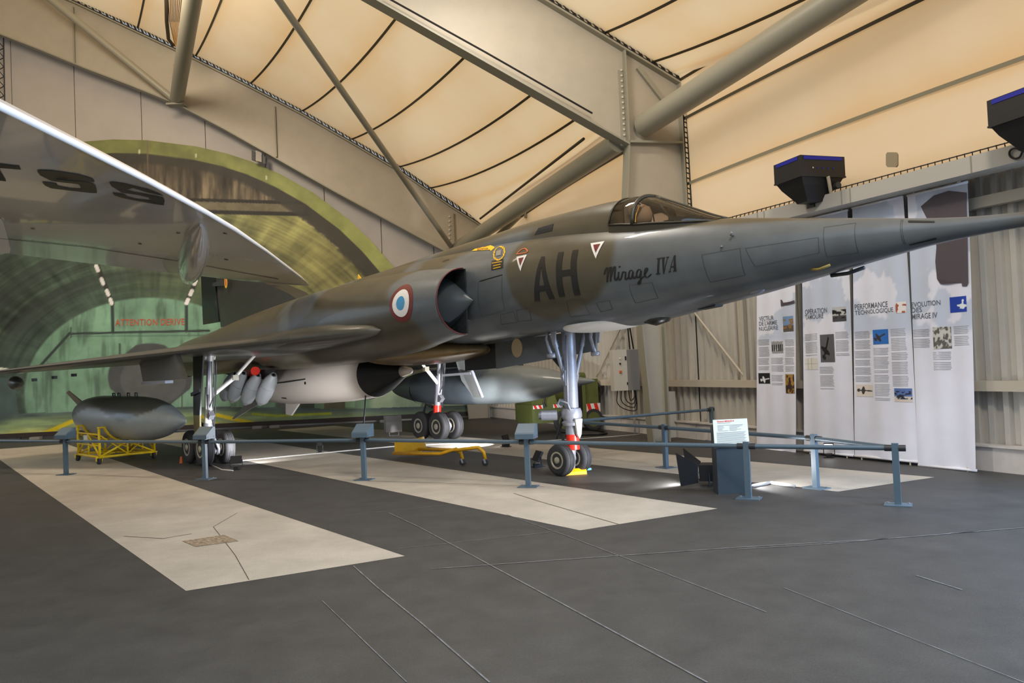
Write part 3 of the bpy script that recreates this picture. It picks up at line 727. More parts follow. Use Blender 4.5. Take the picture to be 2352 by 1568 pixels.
# lattice mast at the far left edge
lm = MB()
for s in (-4, 8): lm.tube([on_mural(s, 85, -0.2), on_mural(s + 3, 240, -0.2)], 0.02, 5)
for k in range(7): lm.bar(on_mural(-4, 95 + k * 22, -0.2), on_mural(9, 110 + k * 22, -0.2), 0.02, 0.02); lm.bar(on_mural(9, 110 + k * 22, -0.2), on_mural(-4, 117 + k * 22, -0.2), 0.02, 0.02)
tag(lm.build('lattice_mast', M_black), 'thin black lattice strip on the white wall at the far left edge', 'lattice')
_mb = MEMB
def at_roof(px, py, k=0.98):
    h = _mb.ray_cast(CO, ray(px, py).normalized()); return CO + ((h[0] if h[0] is not None else hit(px, py, P2N, P20 - P2N * 2)) - CO) * k
for k in range(9):
    rp = MB().tube([at_roof(386 + k * 4.5, -6), at_roof(390 + k * 3, 50, .985), at_roof(402 + k * 1.4, 106 + k * 2, .99)], 0.010, 4)
    tag(rp.build('membrane_rope', M_rope), 'thin brown rope in the hanging bundle at top left, ' + ('leftmost', 'second from the left', 'third from the left', 'fourth from the left', 'middle one', 'fourth from the right', 'third from the right', 'second from the right', 'rightmost')[k], 'rope', 'ropes beside the upright looking tube')
rw = MB().tube([at_roof(382, -10), at_roof(383, 50), at_roof(387, 90), at_roof(398, 104)], 0.05, 6)
tag(rw.build('rope_edge_cable', M_seam, smooth=True), 'dark edge cable hanging beside the rope bundle at top left', 'cable')
# port in the side membrane
vp_ = on_wall(2051, 367, 9.5); pv = MB()
pr = [Vector((0, 0, 0))]
ring = [on_wall(2051 + 13 * c, 367 + 17 * s, 9.5) for c, s in [(max(-1, min(1, 1.25 * math.cos(k * math.pi / 10))), max(-1, min(1, 1.25 * math.sin(k * math.pi / 10)))) for k in range(20)]]
pv.prism(ring, -DX * 0.03); tag(pv.build('membrane_port', mat('port_cover', S(150, 135, 108), 0.6)), 'small rounded grey cover in the side membrane right of the projectors', 'cover')
# ------------------------------------------------------------------ the delta-wing jet
AH_ = math.radians(48.5)
AG = Vector((0.69, 11.26, 0))
jet = thing('jet_bomber', 'large delta-wing jet bomber in grey and olive camouflage with pointed nose', 'aircraft', AG, -AH_)
JM = jet.matrix_basis.copy(); JI = JM.inverted()
def jray(px, py):
    o = JI @ CO; d = (JI.to_3x3() @ ray(px, py)); return o, d
def jy(px, py, y):
    """point of a pixel on the plane y = const of the jet"""
    o, d = jray(px, py); return o + d * ((y - o.y) / d.y)
def superring(s, w, zb, zt, zc, pt=2.0, pb=2.0, n=120):
    out = []
    for k in range(n):
        a = 2 * math.pi * k / n; c, sn = math.cos(a), math.sin(a)
        p = pt if sn >= 0 else pb; h = (zt - zc) if sn >= 0 else (zc - zb)
        out.append((s, w * math.copysign(abs(c) ** (2 / p), c), zc + h * math.copysign(abs(sn) ** (2 / p), sn)))
    return out
# forward fuselage and boat tail: station, half width, bottom, top
FS = [(7.1, .020, 2.68, 2.72), (6.9, .045, 2.655, 2.745), (6.4, .055, 2.65, 2.76), (5.84, .065, 2.645, 2.78), (5.5, .085, 2.63, 2.80), (5.15, .11, 2.60, 2.84), (4.48, .225, 2.50, 2.95), (3.87, .33, 2.40, 3.05),
      (3.19, .45, 2.29, 3.165), (2.6, .54, 2.21, 3.25), (1.9, .63, 2.11, 3.33), (1.2, .69, 2.05, 3.40), (0.4, .74, 2.055, 3.45), (-0.8, .78, 2.02, 3.48), (-2.0, .82, 1.96, 3.48), (-4.2, .90, 1.82, 3.42),
      (-6.0, 1.0, 1.78, 3.28), (-8.0, 1.05, 1.76, 3.08), (-10.0, 1.05, 1.76, 2.82), (-12.0, .95, 1.78, 2.55), (-13.2, .75, 1.85, 2.4)]
FS = FS[::-1]; fa = np.array(FS)
ss = np.concatenate([np.linspace(-13.2, -2.1, 75), np.linspace(-2, 3, 150), np.linspace(3.05, 7.1, 70)])
rings = []
for s in ss:
    w, zb, zt = (float(interp(fa[:, 0], fa[:, k], [s])[0]) for k in (1, 2, 3))
    rings.append(superring(s, w, zb, zt, zb + (zt - zb) * 0.53, 2.15, 2.25))
fus = MB().loft(rings).build('fuselage', M_camo, jet, smooth=True, angle=60)
# dorsal spine behind the cockpit
SPs = [(-9.0, .06, 2.7), (-7.5, .22, 3.18), (-5.5, .30, 3.36), (-4.2, .34, 3.44), (-2.9, .37, 3.53), (-1.85, .39, 3.60), (-1.2, .41, 3.635), (-0.2, .43, 3.70), (.5, .45, 3.71), (1.1, .45, 3.715), (1.42, .445, 3.70)]
sa = np.array(SPs); rings = []
for s in np.linspace(-9.0, 1.42, 74):
    w, zt = (float(interp(sa[:, 0], sa[:, k], [s])[0]) for k in (1, 2))
    fw, fzb, fzt = (float(interp(fa[:, 0], fa[:, k], [s])[0]) for k in (1, 2, 3))
    rings.append(superring(s, w, fzt - .5, zt, min(zt - .05, fzt - .12), 2.3, 2.0, 40))
spine = MB().loft(rings).build('dorsal_spine', M_camo, jet, smooth=True, angle=60)
# cockpit glass, frames, tub and seat
def canopy(s0, s1, prof, name, m, n=24, parts=20, thick=False):
    pa = np.array(prof); rr = []
    for s in np.linspace(s0, s1, parts):
        w, zt, zs = (float(interp(pa[:, 0], pa[:, k], [s])[0]) for k in (1, 2, 3))
        rr.append([(s, w * math.copysign(abs(math.cos(a)) ** .85, math.cos(a)), zs + (zt - zs) * abs(math.sin(a)) ** .85) for a in np.linspace(0, math.pi, n)])
    return MB().loft(rr, cap=False, closed=False).build(name, m, jet, smooth=True)
CP = [(1.38, .455, 3.70, 3.335), (1.6, .455, 3.70, 3.31), (1.82, .45, 3.665, 3.275), (2.05, .43, 3.57, 3.255), (2.4, .37, 3.41, 3.215), (2.7, .27, 3.275, 3.19), (2.9, .17, 3.20, 3.17)]
canopy(1.42, 1.79, CP, 'canopy_glass', M_glass)
canopy(1.82, 2.84, CP, 'windscreen_glass', M_glass)
def bow(s, wd, name, m, tilt=0.0):
    pa = np.array(CP); mb = MB(); pts = []
    for a in np.linspace(0, math.pi, 25):
        h = abs(math.sin(a)) ** .85; sx = s + tilt * h
        w, zt, zs = (float(interp(pa[:, 0], pa[:, k], [sx])[0]) for k in (1, 2, 3))
        pts.append((sx, w * 1.01 * math.copysign(abs(math.cos(a)) ** .85, math.cos(a)), zs + (zt - zs) * 1.01 * h))
    return mb.tube(pts, wd, 8).build(name, m, jet, smooth=True)
M_frame = mat('canopy_frame_paint', S(50, 47, 36), 0.4)
bow(1.80, 0.026, 'canopy_bow', M_frame, 0.0); bow(1.42, 0.010, 'canopy_rear_frame', M_frame, 0.06)
MB().tube([(1.84, -.445, 3.30), (1.85, -.43, 3.40), (1.85, -.37, 3.50)], .008, 6).build('windscreen_seal', M_amber, jet)
def sill(side, s0, s1, r, name, m):
    pa = np.array(CP); pts = []
    for s in np.linspace(s0, s1, 14):
        w, zt, zs = (float(interp(pa[:, 0], pa[:, k], [s])[0]) for k in (1, 2, 3)); pts.append((s, side * w * 1.01, zs))
    return MB().tube(pts, r, 8).build(name, m, jet, smooth=True)
for sd in (-1, 1): sill(sd, 1.42, 2.85, 0.013, 'canopy_sill', M_frame)
for sd in (-1, 1):
    pa = np.array(CP); sk = []
    for q in np.linspace(1.42, 2.86, 16):
        w, zt, zs = (float(interp(pa[:, 0], pa[:, k], [q])[0]) for k in (1, 2, 3)); sk.append([(q, sd * w * 1.0, zs), (q, sd * w * 1.04, zs - .22), (q, sd * w * .8, zs - .22), (q, sd * w * .9, zs)])
    MB().loft(sk).build('canopy_base', M_frame, jet, smooth=True, angle=40)
pa = np.array(CP); cr = []
for s in np.linspace(1.82, 2.85, 12): cr.append((s, 0, float(interp(pa[:, 0], pa[:, 2], [s])[0])))
MB().tube(cr, 0.016, 8).build('windscreen_spine', M_frame, jet, smooth=True)
for sd in (-1, 1): MB().tube([(2.12, sd * .30, 3.48), (2.34, sd * .36, 3.24)], 0.014, 6).build('windscreen_post', M_frame, jet)
MB().box((1.95, 0, 3.25), (1.15, .62, .04)).build('cockpit_floor', M_dark, jet)
seat = MB().box((1.50, 0, 3.42), (.10, .36, .36)).lathe([(0, .02), (.03, .09), (.09, .11), (.15, .09), (.18, .02)], (1.58, -.14, 3.42), (0.3, 0, 1), 12).build('ejection_seat', mat('seat_cushion', S(120, 112, 98), 0.7), jet, smooth=True, angle=40)
MB().lathe([(0, .05), (.05, .11), (.14, .12), (.22, .09), (.26, .02)], (1.66, -0.06, 3.33), (0, 0, 1), 16).build('seat_headrest', mat('headrest_leather', S(158, 140, 120), 0.7), jet, smooth=True)
MB().box((2.28, 0, 3.25), (.40, .40, .10)).box((2.16, 0, 3.31), (.1, .28, .08)).build('instrument_cowl', M_dark, jet)
# rear cockpit side window
def surf_patch(pts, name, m, parent=None, target=None, off=0.004, label=None, dens=0.06):
    return None
dg = bpy.context.evaluated_depsgraph_get()
def bvh_of(*objs):
    vs = []; fs = []
    for o in objs:
        k = len(vs); vs += [v.co.copy() for v in o.data.vertices]; fs += [tuple(i + k for i in p.vertices) for p in o.data.polygons]
    return BVHTree.FromPolygons(vs, fs)

# engine trunks: D-shaped intakes blending into the rear body
NA = np.array([  # station, centre y, half width, centre z, half height, inner limit
    (-13.6, -.62, .50, 2.06, .40, 0.0), (-12.5, -.64, .58, 2.12, .48, .2), (-11, -.66, .66, 2.18, .52, .3), (-9, -.68, .74, 2.30, .60, .3), (-7, -.70, .78, 2.38, .68, .2), (-5.2, -.74, .77, 2.44, .72, 0.0),
    (-3.6, -.80, .70, 2.48, .70, -.3), (-2.4, -.84, .62, 2.52, .64, -.6), (-1.6, -.85, .555, 2.56, .55, -.80), (-1.12, -.85, .51, 2.575, .495, -.80)])
def nac_ring(s, k=1.0, n=56, dy=0.0, side=1):
    yc, a, zc, b, inn = (float(interp(NA[:, 0], NA[:, j], [s])[0]) for j in range(1, 6))
    out = []
    for i in range(n):
        t = 2 * math.pi * i / n
        y = yc - (a * k) * math.cos(t); z = zc + b * k * math.sin(t)
        y = min(y, inn); sh = 0.0
        out.append((s - dy * max(0, math.cos(t)), y * side, z))
    return out
nacs = []
for side in (1, -1):
    sl = np.concatenate([np.linspace(-13.6, -3, 60), np.linspace(-2.9, -1.12, 26)])
    rr = [nac_ring(s, 1.0, side=side) for s in sl]
    nac = MB().loft(rr + [nac_ring(-1.10, .975, side=side), nac_ring(-1.14, .95, side=side), nac_ring(-1.5, .93, side=side), nac_ring(-2.6, .75, side=side)], cap=True).build('engine_trunk', M_camo, jet, smooth=True, angle=40)
    nacs.append(nac)
    MB().loft([nac_ring(-1.145, .94, side=side), nac_ring(-1.5, .905, side=side), nac_ring(-2.5, .72, side=side), nac_ring(-2.55, .02, side=side)], cap=False).build('intake_duct', M_inside, nac, smooth=True, angle=40)
    lr = nac_ring(-1.105, .985, side=side); yc = -.85 * side
    arc = [p for p in lr if abs(p[1]) > .81]
    arc = sorted(arc, key=lambda p: math.atan2(p[2] - 2.575, -(abs(p[1]) - .80)) % (2 * math.pi))
    MB().tube(arc, 0.011, 6).build('lip_trim', M_maroon, nac, smooth=True)
    # splitter plate and half cone
    MB().prism([(-1.14, -.80 * side, 2.10), (-1.12, -.80 * side, 2.35), (-1.12, -.80 * side, 2.8), (-1.15, -.80 * side, 3.06), (-2.3, -.80 * side, 3.06), (-2.3, -.80 * side, 2.10)], (0, .012 * side, 0)).build('splitter_plate', M_dark, nac)
    cone = []
    for d, r in ((-.95, .002), (-1.0, .03), (-1.2, .155), (-1.4, .275), (-1.55, .345), (-1.75, .385), (-2.0, .39), (-2.5, .34)):
        cone.append([(d, (-.80 - r * math.sin(t)) * side, 2.575 + r * math.cos(t) * 1.12) for t in np.linspace(0, math.pi, 22)])
    MB().loft(cone, cap=False, closed=False).build('intake_cone', M_cone, nac, smooth=True)
    for z in (2.3, 2.48, 2.66, 2.9): MB().bar((-1.16, -.79 * side, z), (-1.16, -.70 * side, z - .01), .02, .02).build('splitter_bracket', M_dark, nac)
    MB().lathe([(0, .44), (-.5, .40), (-.55, .36), (-.3, .34)], (-13.5, -.62 * side, 2.06), (1, 0, 0), 28, cap=False).build('exhaust_nozzle', M_dark, nac, smooth=True, angle=40)
# under-intake fairing
belly = []
for s in np.linspace(-4.7, -1.75, 30):
    t = (s + 4.7) / 2.95; h = math.sin(math.pi * min(1, t ** .75)) ** .6 if 0 < t < 1 else 0
    belly.append(superring(s, max(.02, .95 * h), 1.87 - .205 * h, 1.89 + .24 * h, 1.87, 2.2, 2.2, 36))
bf = MB().loft(belly).build('belly_fairing', mat('belly_reflection_brown', S(118, 96, 62), 0.3, coat=0.2, noise=0.1), jet, smooth=True)  # brown pushed golden to stand in for the reflection on the fairing
# wings
WR = []
def wz(y): return 2.27 - 0.093 * (abs(y) - 1.4)
def wing_section(y):
    t = (abs(y) - 1.1) / 4.8
    le = -3.0 - 1.70 * (abs(y) - 1.3); te = -12.1 + 0.12 * (abs(y) - 1.2)
    if abs(y) > 5.6: le -= (abs(y) - 5.6) * 2.0
    ch = le - te; th = (0.036 if abs(y) > 1.6 else .05) * ch; th = max(th, .05)
    z = wz(y); out = []
    xs = [0, .006, .02, .05, .12, .25, .42, .6, .8, 1.0]
    hh = [0, .30, .55, .75, .92, 1.0, .92, .7, .38, .06]
    tw = 0.010 * ch
    for x, h in zip(xs, hh): out.append((le - ch * x, h * th * .5 - x * ch * 0.030))
    for x, h in list(zip(xs, hh))[::-1][:-1]: out.append((le - ch * x, -h * th * .5 - x * ch * 0.030))
    return [(x, y, z + dz) for x, dz in out]
wings = []
for side in (-1, 1):
    rr = [wing_section(side * y) for y in (1.0, 1.3, 1.6, 2.2, 3.0, 3.8, 4.6, 5.3, 5.6, 5.8, 5.92)]
    w = MB().loft(rr).build('wing', M_camo, jet, smooth=True, angle=35); wings.append(w)
    # leading-edge root extension
    rt = []
    for s in np.linspace(-6.2, -2.5, 22):
        t = (s + 6.2) / 3.7; r = .165 * math.sqrt(max(0.0005, 1 - t ** 6)) * (.7 + .3 * t)
        yb = 1.42 + .0 * t + (1 - t) * .9
        rt.append([(s, side * (yb + r * 1.5 * math.cos(a)), wz(yb) - .03 + r * math.sin(a)) for a in np.linspace(0, 2 * math.pi, 18, endpoint=False)])
    MB().loft(rt).build('wing_root_fairing', M_camo, w, smooth=True)
    # flap actuator fairings, pylon
    for y, s0, ln in ((4.95, -10.4, 1.1),):
        MB().lathe([(0, .01), (ln * .2, .10), (ln * .5, .14), (ln * .8, .10), (ln, .01)], (s0, side * y, wz(y) - .28), (-1, 0, 0), 14).build('actuator_fairing', M_camo, w, smooth=True)
    MB().prism([(-6.45, side * 3.25, 2.08), (-8.5, side * 3.25, 2.0), (-8.3, side * 3.25, 1.58), (-6.05, side * 3.25, 1.60)], (0, .10, 0)).build('store_pylon', M_camo, w)
    MB().bar((-6.6, side * 3.3, 1.56), (-8.0, side * 3.3, 1.55), .14, .05).build('pylon_shackle', M_steel, w)
    for k in range(3): MB().box((-9.9 - .0 * k, side * (4.1 + .35 * k), wz(4.1 + .35 * k) - .25), (.22, .06, .06)).build('wing_bolt_fairing', M_dark, w)
# fin and rudder
fin = MB().loft([[(le, y * .0 + s_ * th, z) for le, s_, th in ((a, 0, 0), (a - .5, 1, t_), (b, 1, .02), (b, -1, .02), (a - .5, -1, t_))] for a, b, z, t_ in ((-6.6, -12.6, 2.9, .14), (-7.8, -12.7, 3.38, .13), (-9.4, -12.8, 3.85, .11), (-11.9, -13.0, 5.3, .06))]).build('fin', M_camo, jet)
MB().loft([[(a, .05, z), (b, .01, z), (b, -.01, z), (a, -.05, z)] for a, b, z in ((-12.66, -13.9, 3.05, ), (-12.95, -13.95, 5.1))]).build('rudder', M_camo, fin)
MB().prism([(-12.2, -.13, 3.95), (-12.8, -.13, 4.0), (-12.8, -.13, 4.08), (-12.3, -.13, 4.1)], (0, .1, 0)).build('fin_fairing', M_dark, fin)
# camouflage: grey fields on olive
def camo(o, base=None):
    v = verts_np(o); s, y, z = v[:, 0], v[:, 1], v[:, 2]
    n = fbm(s * .9 + 40, z * 1.4 + y * .4 + 40, 3)
    side = (y < 0.3)
    f = sstep(.50, .56, n + .0 * s)
    def blob(cs, cz, rs, rz, val, rot=0.0):
        c, q = math.cos(rot), math.sin(rot); a = (s - cs) * c + (z - cz) * q; b = -(s - cs) * q + (z - cz) * c
        d = (np.abs(a / rs) ** 2.6 + np.abs(b / rz) ** 2.6) ** (1 / 2.6) + .18 * (fbm(s * 1.6, z * 2.2, 3) - .5); m = 1 - sstep(.94, 1.05, d)
        f[:] = f * (1 - m) + val * m
    blob(3.0, 2.5, 2.9, .9, 1); blob(-.6, 2.4, 1.5, 1.1, 1)            # grey nose and flank
    blob(0.7, 2.98, .95, .72, 0, .25)                                   # olive round the code letters
    top = sstep(-.02, .03, z - (3.19 - .085 * (s - 1.8))) * (s > 1.2) * (s < 4.7)
    f[:] = f * (1 - top)                                                # brown-olive top deck
    k = np.abs(y) > .86
    fn = f.copy()
    a = sstep(-2.05, -1.9, s + .35 * np.sin(z * 5)) ; fn = np.where(k & (s > -5), a, fn)
    f[:] = np.where(k & (s > -14), fn, f)
    m = 1 - sstep(.95, 1.05, np.hypot((s + 5.4) / .75, (z - 2.98) / .55)); f[:] = np.maximum(f, m * (y < 0))
    f[:] = np.where((s < -6.4) & (y < 2), f * .12, f)
    olive = np.array([L(78 / 255), L(72 / 255), L(57 / 255)]); grey = np.array([L(92 / 255), L(97 / 255), L(100 / 255)])
    c = olive * (1 - f[:, None]) + grey * f[:, None]
    dirt = .88 + .24 * fbm(s * 3, z * 9 + y * 3, 4)
    set_color(o, c * dirt[:, None], 'camo')
for o in [fus, spine] + nacs: camo(o)
flatcamo_later = spine
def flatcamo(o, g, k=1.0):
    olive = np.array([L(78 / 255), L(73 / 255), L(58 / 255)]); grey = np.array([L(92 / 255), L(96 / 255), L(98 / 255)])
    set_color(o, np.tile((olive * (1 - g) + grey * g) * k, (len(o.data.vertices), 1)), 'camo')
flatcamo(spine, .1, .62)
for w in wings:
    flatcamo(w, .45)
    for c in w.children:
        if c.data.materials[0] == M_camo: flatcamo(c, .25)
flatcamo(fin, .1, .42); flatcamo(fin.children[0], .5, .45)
for (a0, b0, w0, h0, m0, n0) in ((-11.8, 4.0, .20, .30, M_decalyellow, 'fin_badge'), (-11.8, 4.0, .12, .20, M_decalorange, 'fin_badge_centre'), (-9.1, 3.72, .5, .05, M_decalred, 'fin_stripe')):
    MB().add([(a0 + w0 / 2 * math.cos(t), -.16 if n0 != 'fin_badge_centre' else -.165, b0 + h0 / 2 * math.sin(t)) for t in np.linspace(0, 2 * math.pi, 16, endpoint=False)], [tuple(range(16))]).build(n0, m0, fin)

# markings projected on the skin
BV = bvh_of(fus, spine, *nacs)
def anchor(px, py):
    o, d = jray(px, py); h = BV.ray_cast(o, d.normalized()); return h[0] if h[0] is not None else jy(px, py, -.8)
def decal(vs, fs, name, m, off=0.006, label=None, maxe=.07, parent=None):
    """flat shape given in (station, height) pressed on the near side of the skin"""
    bm = bmesh.new(); vv = [bm.verts.new((a, 0, b)) for a, b in vs]
    for f in fs:
        try: bm.faces.new([vv[i] for i in f])
        except ValueError: pass
    bmesh.ops.triangulate(bm, faces=bm.faces)
    for _ in range(5):
        es = [e for e in bm.edges if e.calc_length() > maxe]
        if not es: break
        bmesh.ops.subdivide_edges(bm, edges=es, cuts=1); bmesh.ops.triangulate(bm, faces=[f for f in bm.faces if len(f.verts) > 3])
    for v in bm.verts:
        h = BV.ray_cast(Vector((v.co.x, -3, v.co.z)), Vector((0, 1, 0)))
        if h[0] is not None:
            nn = h[1] if h[1].y < 0 else -h[1]; v.co = h[0] + nn * off
        else: v.co.y = -.7
    me = bpy.data.meshes.new(name); bm.to_mesh(me); bm.free(); me.materials.append(m)
    o = bpy.data.objects.new(name, me); COL.objects.link(o); o.parent = parent or fus
    if label: o['label'] = label
    return o
def quadmap(vs, p00, p10, p11, p01):
    """unit square -> four pixel corners on the skin (bottom left, bottom right, top right, top left)"""
    c = [anchor(*p) for p in (p00, p10, p11, p01)]; c = [(v.x, v.z) for v in c]
    out = []
    for x, y in vs:
        out.append(tuple(c[0][k] * (1 - x) * (1 - y) + c[1][k] * x * (1 - y) + c[2][k] * x * y + c[3][k] * (1 - x) * y for k in (0, 1)))
    return out
def poly(pts): return pts, [tuple(range(len(pts)))]
# code letters
Av = [(0, 0), (.26, 0), (.30, .20), (.68, .20), (.74, 0), (1, 0), (.66, 1), (.32, 1), (.335, .33), (.66, .33), (.50, .76)]
Af = [(0, 1, 2, 8, 10, 7), (5, 6, 7, 10, 9, 3, 4), (2, 3, 9, 8)]
decal(quadmap(Av, (1229, 692), (1275, 686), (1259, 588), (1237, 590)), Af, 'code_letter', M_decalblack, label='black letter A on the flank')
Hv = [(0, 0), (.28, 0), (.28, .44), (.72, .44), (.72, 0), (1, 0), (1, 1), (.72, 1), (.72, .58), (.28, .58), (.28, 1), (0, 1)]
Hf = [(0, 1, 2, 9, 10, 11), (4, 5, 6, 7, 8, 3), (2, 3, 8, 9)]
decal(quadmap(Hv, (1285, 682), (1334, 677), (1329, 573), (1283, 580)), Hf, 'code_letter', M_decalblack, label='black letter H on the flank')
# painted type name in script
def stroke(pts, w, n=1):
    vs = []; fs = []
    P = [np.array(p, float) for p in pts]
    # smooth by Chaikin
    for _ in range(2):
        Q = [P[0]]
        for a, b in zip(P[:-1], P[1:]): Q += [a * .75 + b * .25, a * .25 + b * .75]
        Q.append(P[-1]); P = Q
    for i, p in enumerate(P):
        t = P[min(i + 1, len(P) - 1)] - P[max(i - 1, 0)]; t = t / (np.linalg.norm(t) + 1e-9); nrm = np.array((-t[1], t[0]))
        ww = w * (.62 + .38 * abs(t[1]))
        vs += [tuple(p - nrm * ww / 2), tuple(p + nrm * ww / 2)]
        if i: fs.append((2 * i - 2, 2 * i, 2 * i + 1, 2 * i - 1))
    return vs, fs
def merge(lst):
    vs = []; fs = []
    for v, f in lst: k = len(vs); vs += v; fs += [tuple(i + k for i in q) for q in f]
    return vs, fs
W0 = .034
script = merge([
    stroke([(.00, .62), (.02, .80), (.07, .98), (.085, .8), (.06, .42), (.05, .24)], W0 * 1.2), stroke([(.065, .45), (.12, .9), (.155, .98), (.155, .75), (.13, .4), (.125, .26)], W0 * 1.2),
    stroke([(.14, .45), (.2, .9), (.235, .98), (.235, .75), (.215, .45), (.23, .27), (.265, .32), (.29, .45)], W0 * 1.2),
    stroke([(.31, .68), (.295, .42), (.31, .27), (.34, .3), (.37, .45)], W0), stroke([(.325, .88), (.335, .95)], W0 * 1.2),
    stroke([(.37, .45), (.40, .70), (.425, .62), (.455, .66), (.45, .5), (.435, .32), (.46, .25), (.5, .38)], W0),
    stroke([(.60, .66), (.555, .72), (.515, .55), (.515, .32), (.55, .26), (.59, .45), (.61, .7), (.595, .42), (.61, .27), (.64, .3), (.66, .4)], W0),
    stroke([(.76, .66), (.715, .72), (.675, .55), (.675, .34), (.71, .28), (.75, .45), (.77, .7), (.755, .3), (.725, .0), (.685, -.02), (.69, .1), (.77, .26), (.82, .36)], W0),
    stroke([(.82, .42), (.88, .56), (.895, .72), (.855, .74), (.83, .5), (.845, .3), (.885, .27), (.96, .42)], W0)])
nx = max(v[0] for v in script[0])
decal(quadmap([(x / nx, y) for x, y in script[0]], (1392, 660), (1500, 649), (1498, 601), (1388, 612)), script[1], 'painted_name', M_decalblack, label='black script lettering on the nose flank')
def serif(parts): return merge([poly(p) for p in parts])
IV = serif([[(.09, .04), (.25, .04), (.29, .96), (.13, .96)], [(0, 0), (.34, 0), (.34, .06), (0, .06)], [(.04, .94), (.38, .94), (.38, 1), (.04, 1)],
            [(.46, .96), (.64, .96), (.66, .04), (.57, 0)], [(.57, 0), (.64, .0), (.93, .96), (.87, .96)], [(.40, .94), (.70, .94), (.70, 1), (.40, 1)], [(.80, .94), (1, .94), (1, 1), (.80, 1)]])
decal(quadmap(IV[0], (1507, 630), (1537, 628), (1537, 589), (1508, 593)), IV[1], 'painted_name', M_decalblack)
A2 = serif([[(.10, .05), (.19, .05), (.66, 1), (.58, 1)], [(.64, .05), (.94, .05), (.80, 1), (.58, 1)], [(.24, .27), (.68, .27), (.68, .35), (.28, .35)], [(0, 0), (.30, 0), (.30, .06), (0, .06)], [(.54, 0), (1, 0), (1, .06), (.54, .06)]])
decal(quadmap(A2[0], (1536, 625), (1555, 622), (1556, 585), (1538, 589)), A2[1], 'painted_name', M_decalblack)
# warning triangles
for (a, b, c) in (((1187, 590), (1211, 585), (1196, 623)), ((1357, 559), (1389, 554), (1369, 594))):
    P = [anchor(*q) for q in (a, b, c)]; P = [(p.x, p.z) for p in P]
    t = decal(*poly(P), 'warning_triangle', M_decalwhite, 0.006, label='white and red warning triangle')
    g = ((P[0][0] + P[1][0] + P[2][0]) / 3, (P[0][1] + P[1][1] + P[2][1]) / 3 + .01)
    decal(*poly([(g[0] + (p[0] - g[0]) * .52, g[1] + (p[1] - g[1]) * .52) for p in P]), 'red_triangle', M_decalred, 0.010, parent=t)
P = [anchor(*q) for q in ((1187, 584), (1196, 574), (1206, 570), (1212, 575), (1212, 580))]
decal(*stroke([(p.x, p.z) for p in P] + [(P[0].x, P[0].z)], .018), 'orange_marking', M_decalorange, .007)
P = [anchor(*q) for q in ((1084, 577), (1092, 571), (1127, 567), (1127, 563), (1137, 569), (1128, 577), (1126, 574))]
decal(*poly([(p.x, p.z) for p in P]), 'rescue_arrow', M_decalyellow, .007, label='yellow rescue arrow')
o_ = fit_text('SAUVETAGE', 0, 0, 1, 1, bold=.02); decal(quadmap(o_[0], (1097, 576), (1122, 573), (1121, 570), (1097, 572)), o_[1], 'arrow_lettering', M_decalred, .010)
P = [anchor(1147 + 12 * math.cos(t) + 3 * math.sin(t), 582 - 15 * math.sin(t)) for t in np.linspace(0, 2 * math.pi, 40)]
zz = [(p.x + (.010 if k % 2 else -.010) * math.cos(k), p.z + (.012 if k % 2 else -.012)) for k, p in enumerate(P)]
decal(*stroke(zz, .02), 'yellow_ring', M_decalyellow, .007, label='jagged yellow ring marking')
P = [anchor(*q) for q in ((1141, 577), (1152, 574), (1151, 586), (1140, 588))]; decal(*poly([(p.x, p.z) for p in P]), 'ring_window', M_greyplastic, .007)
P = [anchor(*q) for q in ((1130, 599), (1157, 594), (1156, 615), (1129, 621))]; pl = decal(*poly([(p.x, p.z) for p in P]), 'instruction_plate', M_decalblack, .007, label='black plate with yellow lines of lettering')
for k, (x0, x1) in enumerate(((1131, 1154), (1134, 1151), (1134, 1151))):
    P = [anchor(x0, 605 + 6 * k), anchor(x1, 601 + 6 * k)]
    decal(*stroke([(P[0].x, P[0].z), (P[1].x, P[1].z)], .016), 'instruction_line', M_decalyellow, .011, parent=pl)
# roundel
rc = anchor(921, 696); e1 = anchor(945, 690); e2 = anchor(921, 653)
for r, m, of, nm in ((1.0, M_decalred, .006, 'roundel'), (.72, M_decalwhite, .010, 'roundel_white_ring'), (.36, M_decalblue, .014, 'roundel_blue_disc')):
    R_ = .285 * r
    pts = [(rc.x, rc.z)] + [(rc.x + R_ * math.cos(t), rc.z + R_ * math.sin(t)) for t in np.linspace(0, 2 * math.pi, 40, endpoint=False)]
    d_ = decal(pts, [(0, 1 + k, 1 + (k + 1) % 40) for k in range(40)], nm, m, of, parent=nacs[0] if r == 1.0 else rnd)
    if r == 1.0: rnd = d_; d_['label'] = 'maroon, white and blue roundel'
# access panel outlines, vents
def outline(pxs, w=.010, name='panel_line', m=None):
    P = [anchor(*q) for q in pxs]; pts = [(p.x, p.z) for p in P]
    lst = []
    for a, b in zip(pts, pts[1:] + pts[:1]): lst.append(stroke([a, b], w))
    return decal(*merge(lst), name, m or M_decalblack, .004)
M_line = mat('panel_line_dark', S(66, 67, 66), 0.6)
for q in ([(1100, 645), (1154, 630), (1161, 712), (1108, 728)], [(1302, 690), (1340, 686), (1356, 722), (1312, 728)], [(1445, 655), (1498, 648), (1512, 684), (1460, 696)], [(1612, 585), (1700, 570), (1712, 632), (1632, 648)],
          [(1712, 570), (1880, 545), (1882, 580), (1735, 612)], [(1150, 722), (1180, 715), (1188, 740), (1152, 745)], [(1188, 712), (1216, 708), (1222, 735), (1190, 738)], [(1370, 695), (1400, 690), (1408, 710), (1380, 716)],
          [(1893, 522), (1966, 512), (1972, 580), (1900, 590)], [(2070, 506), (2076, 560), (2080, 560), (2074, 506)]):
    outline(q, .005, 'panel_line', M_line)
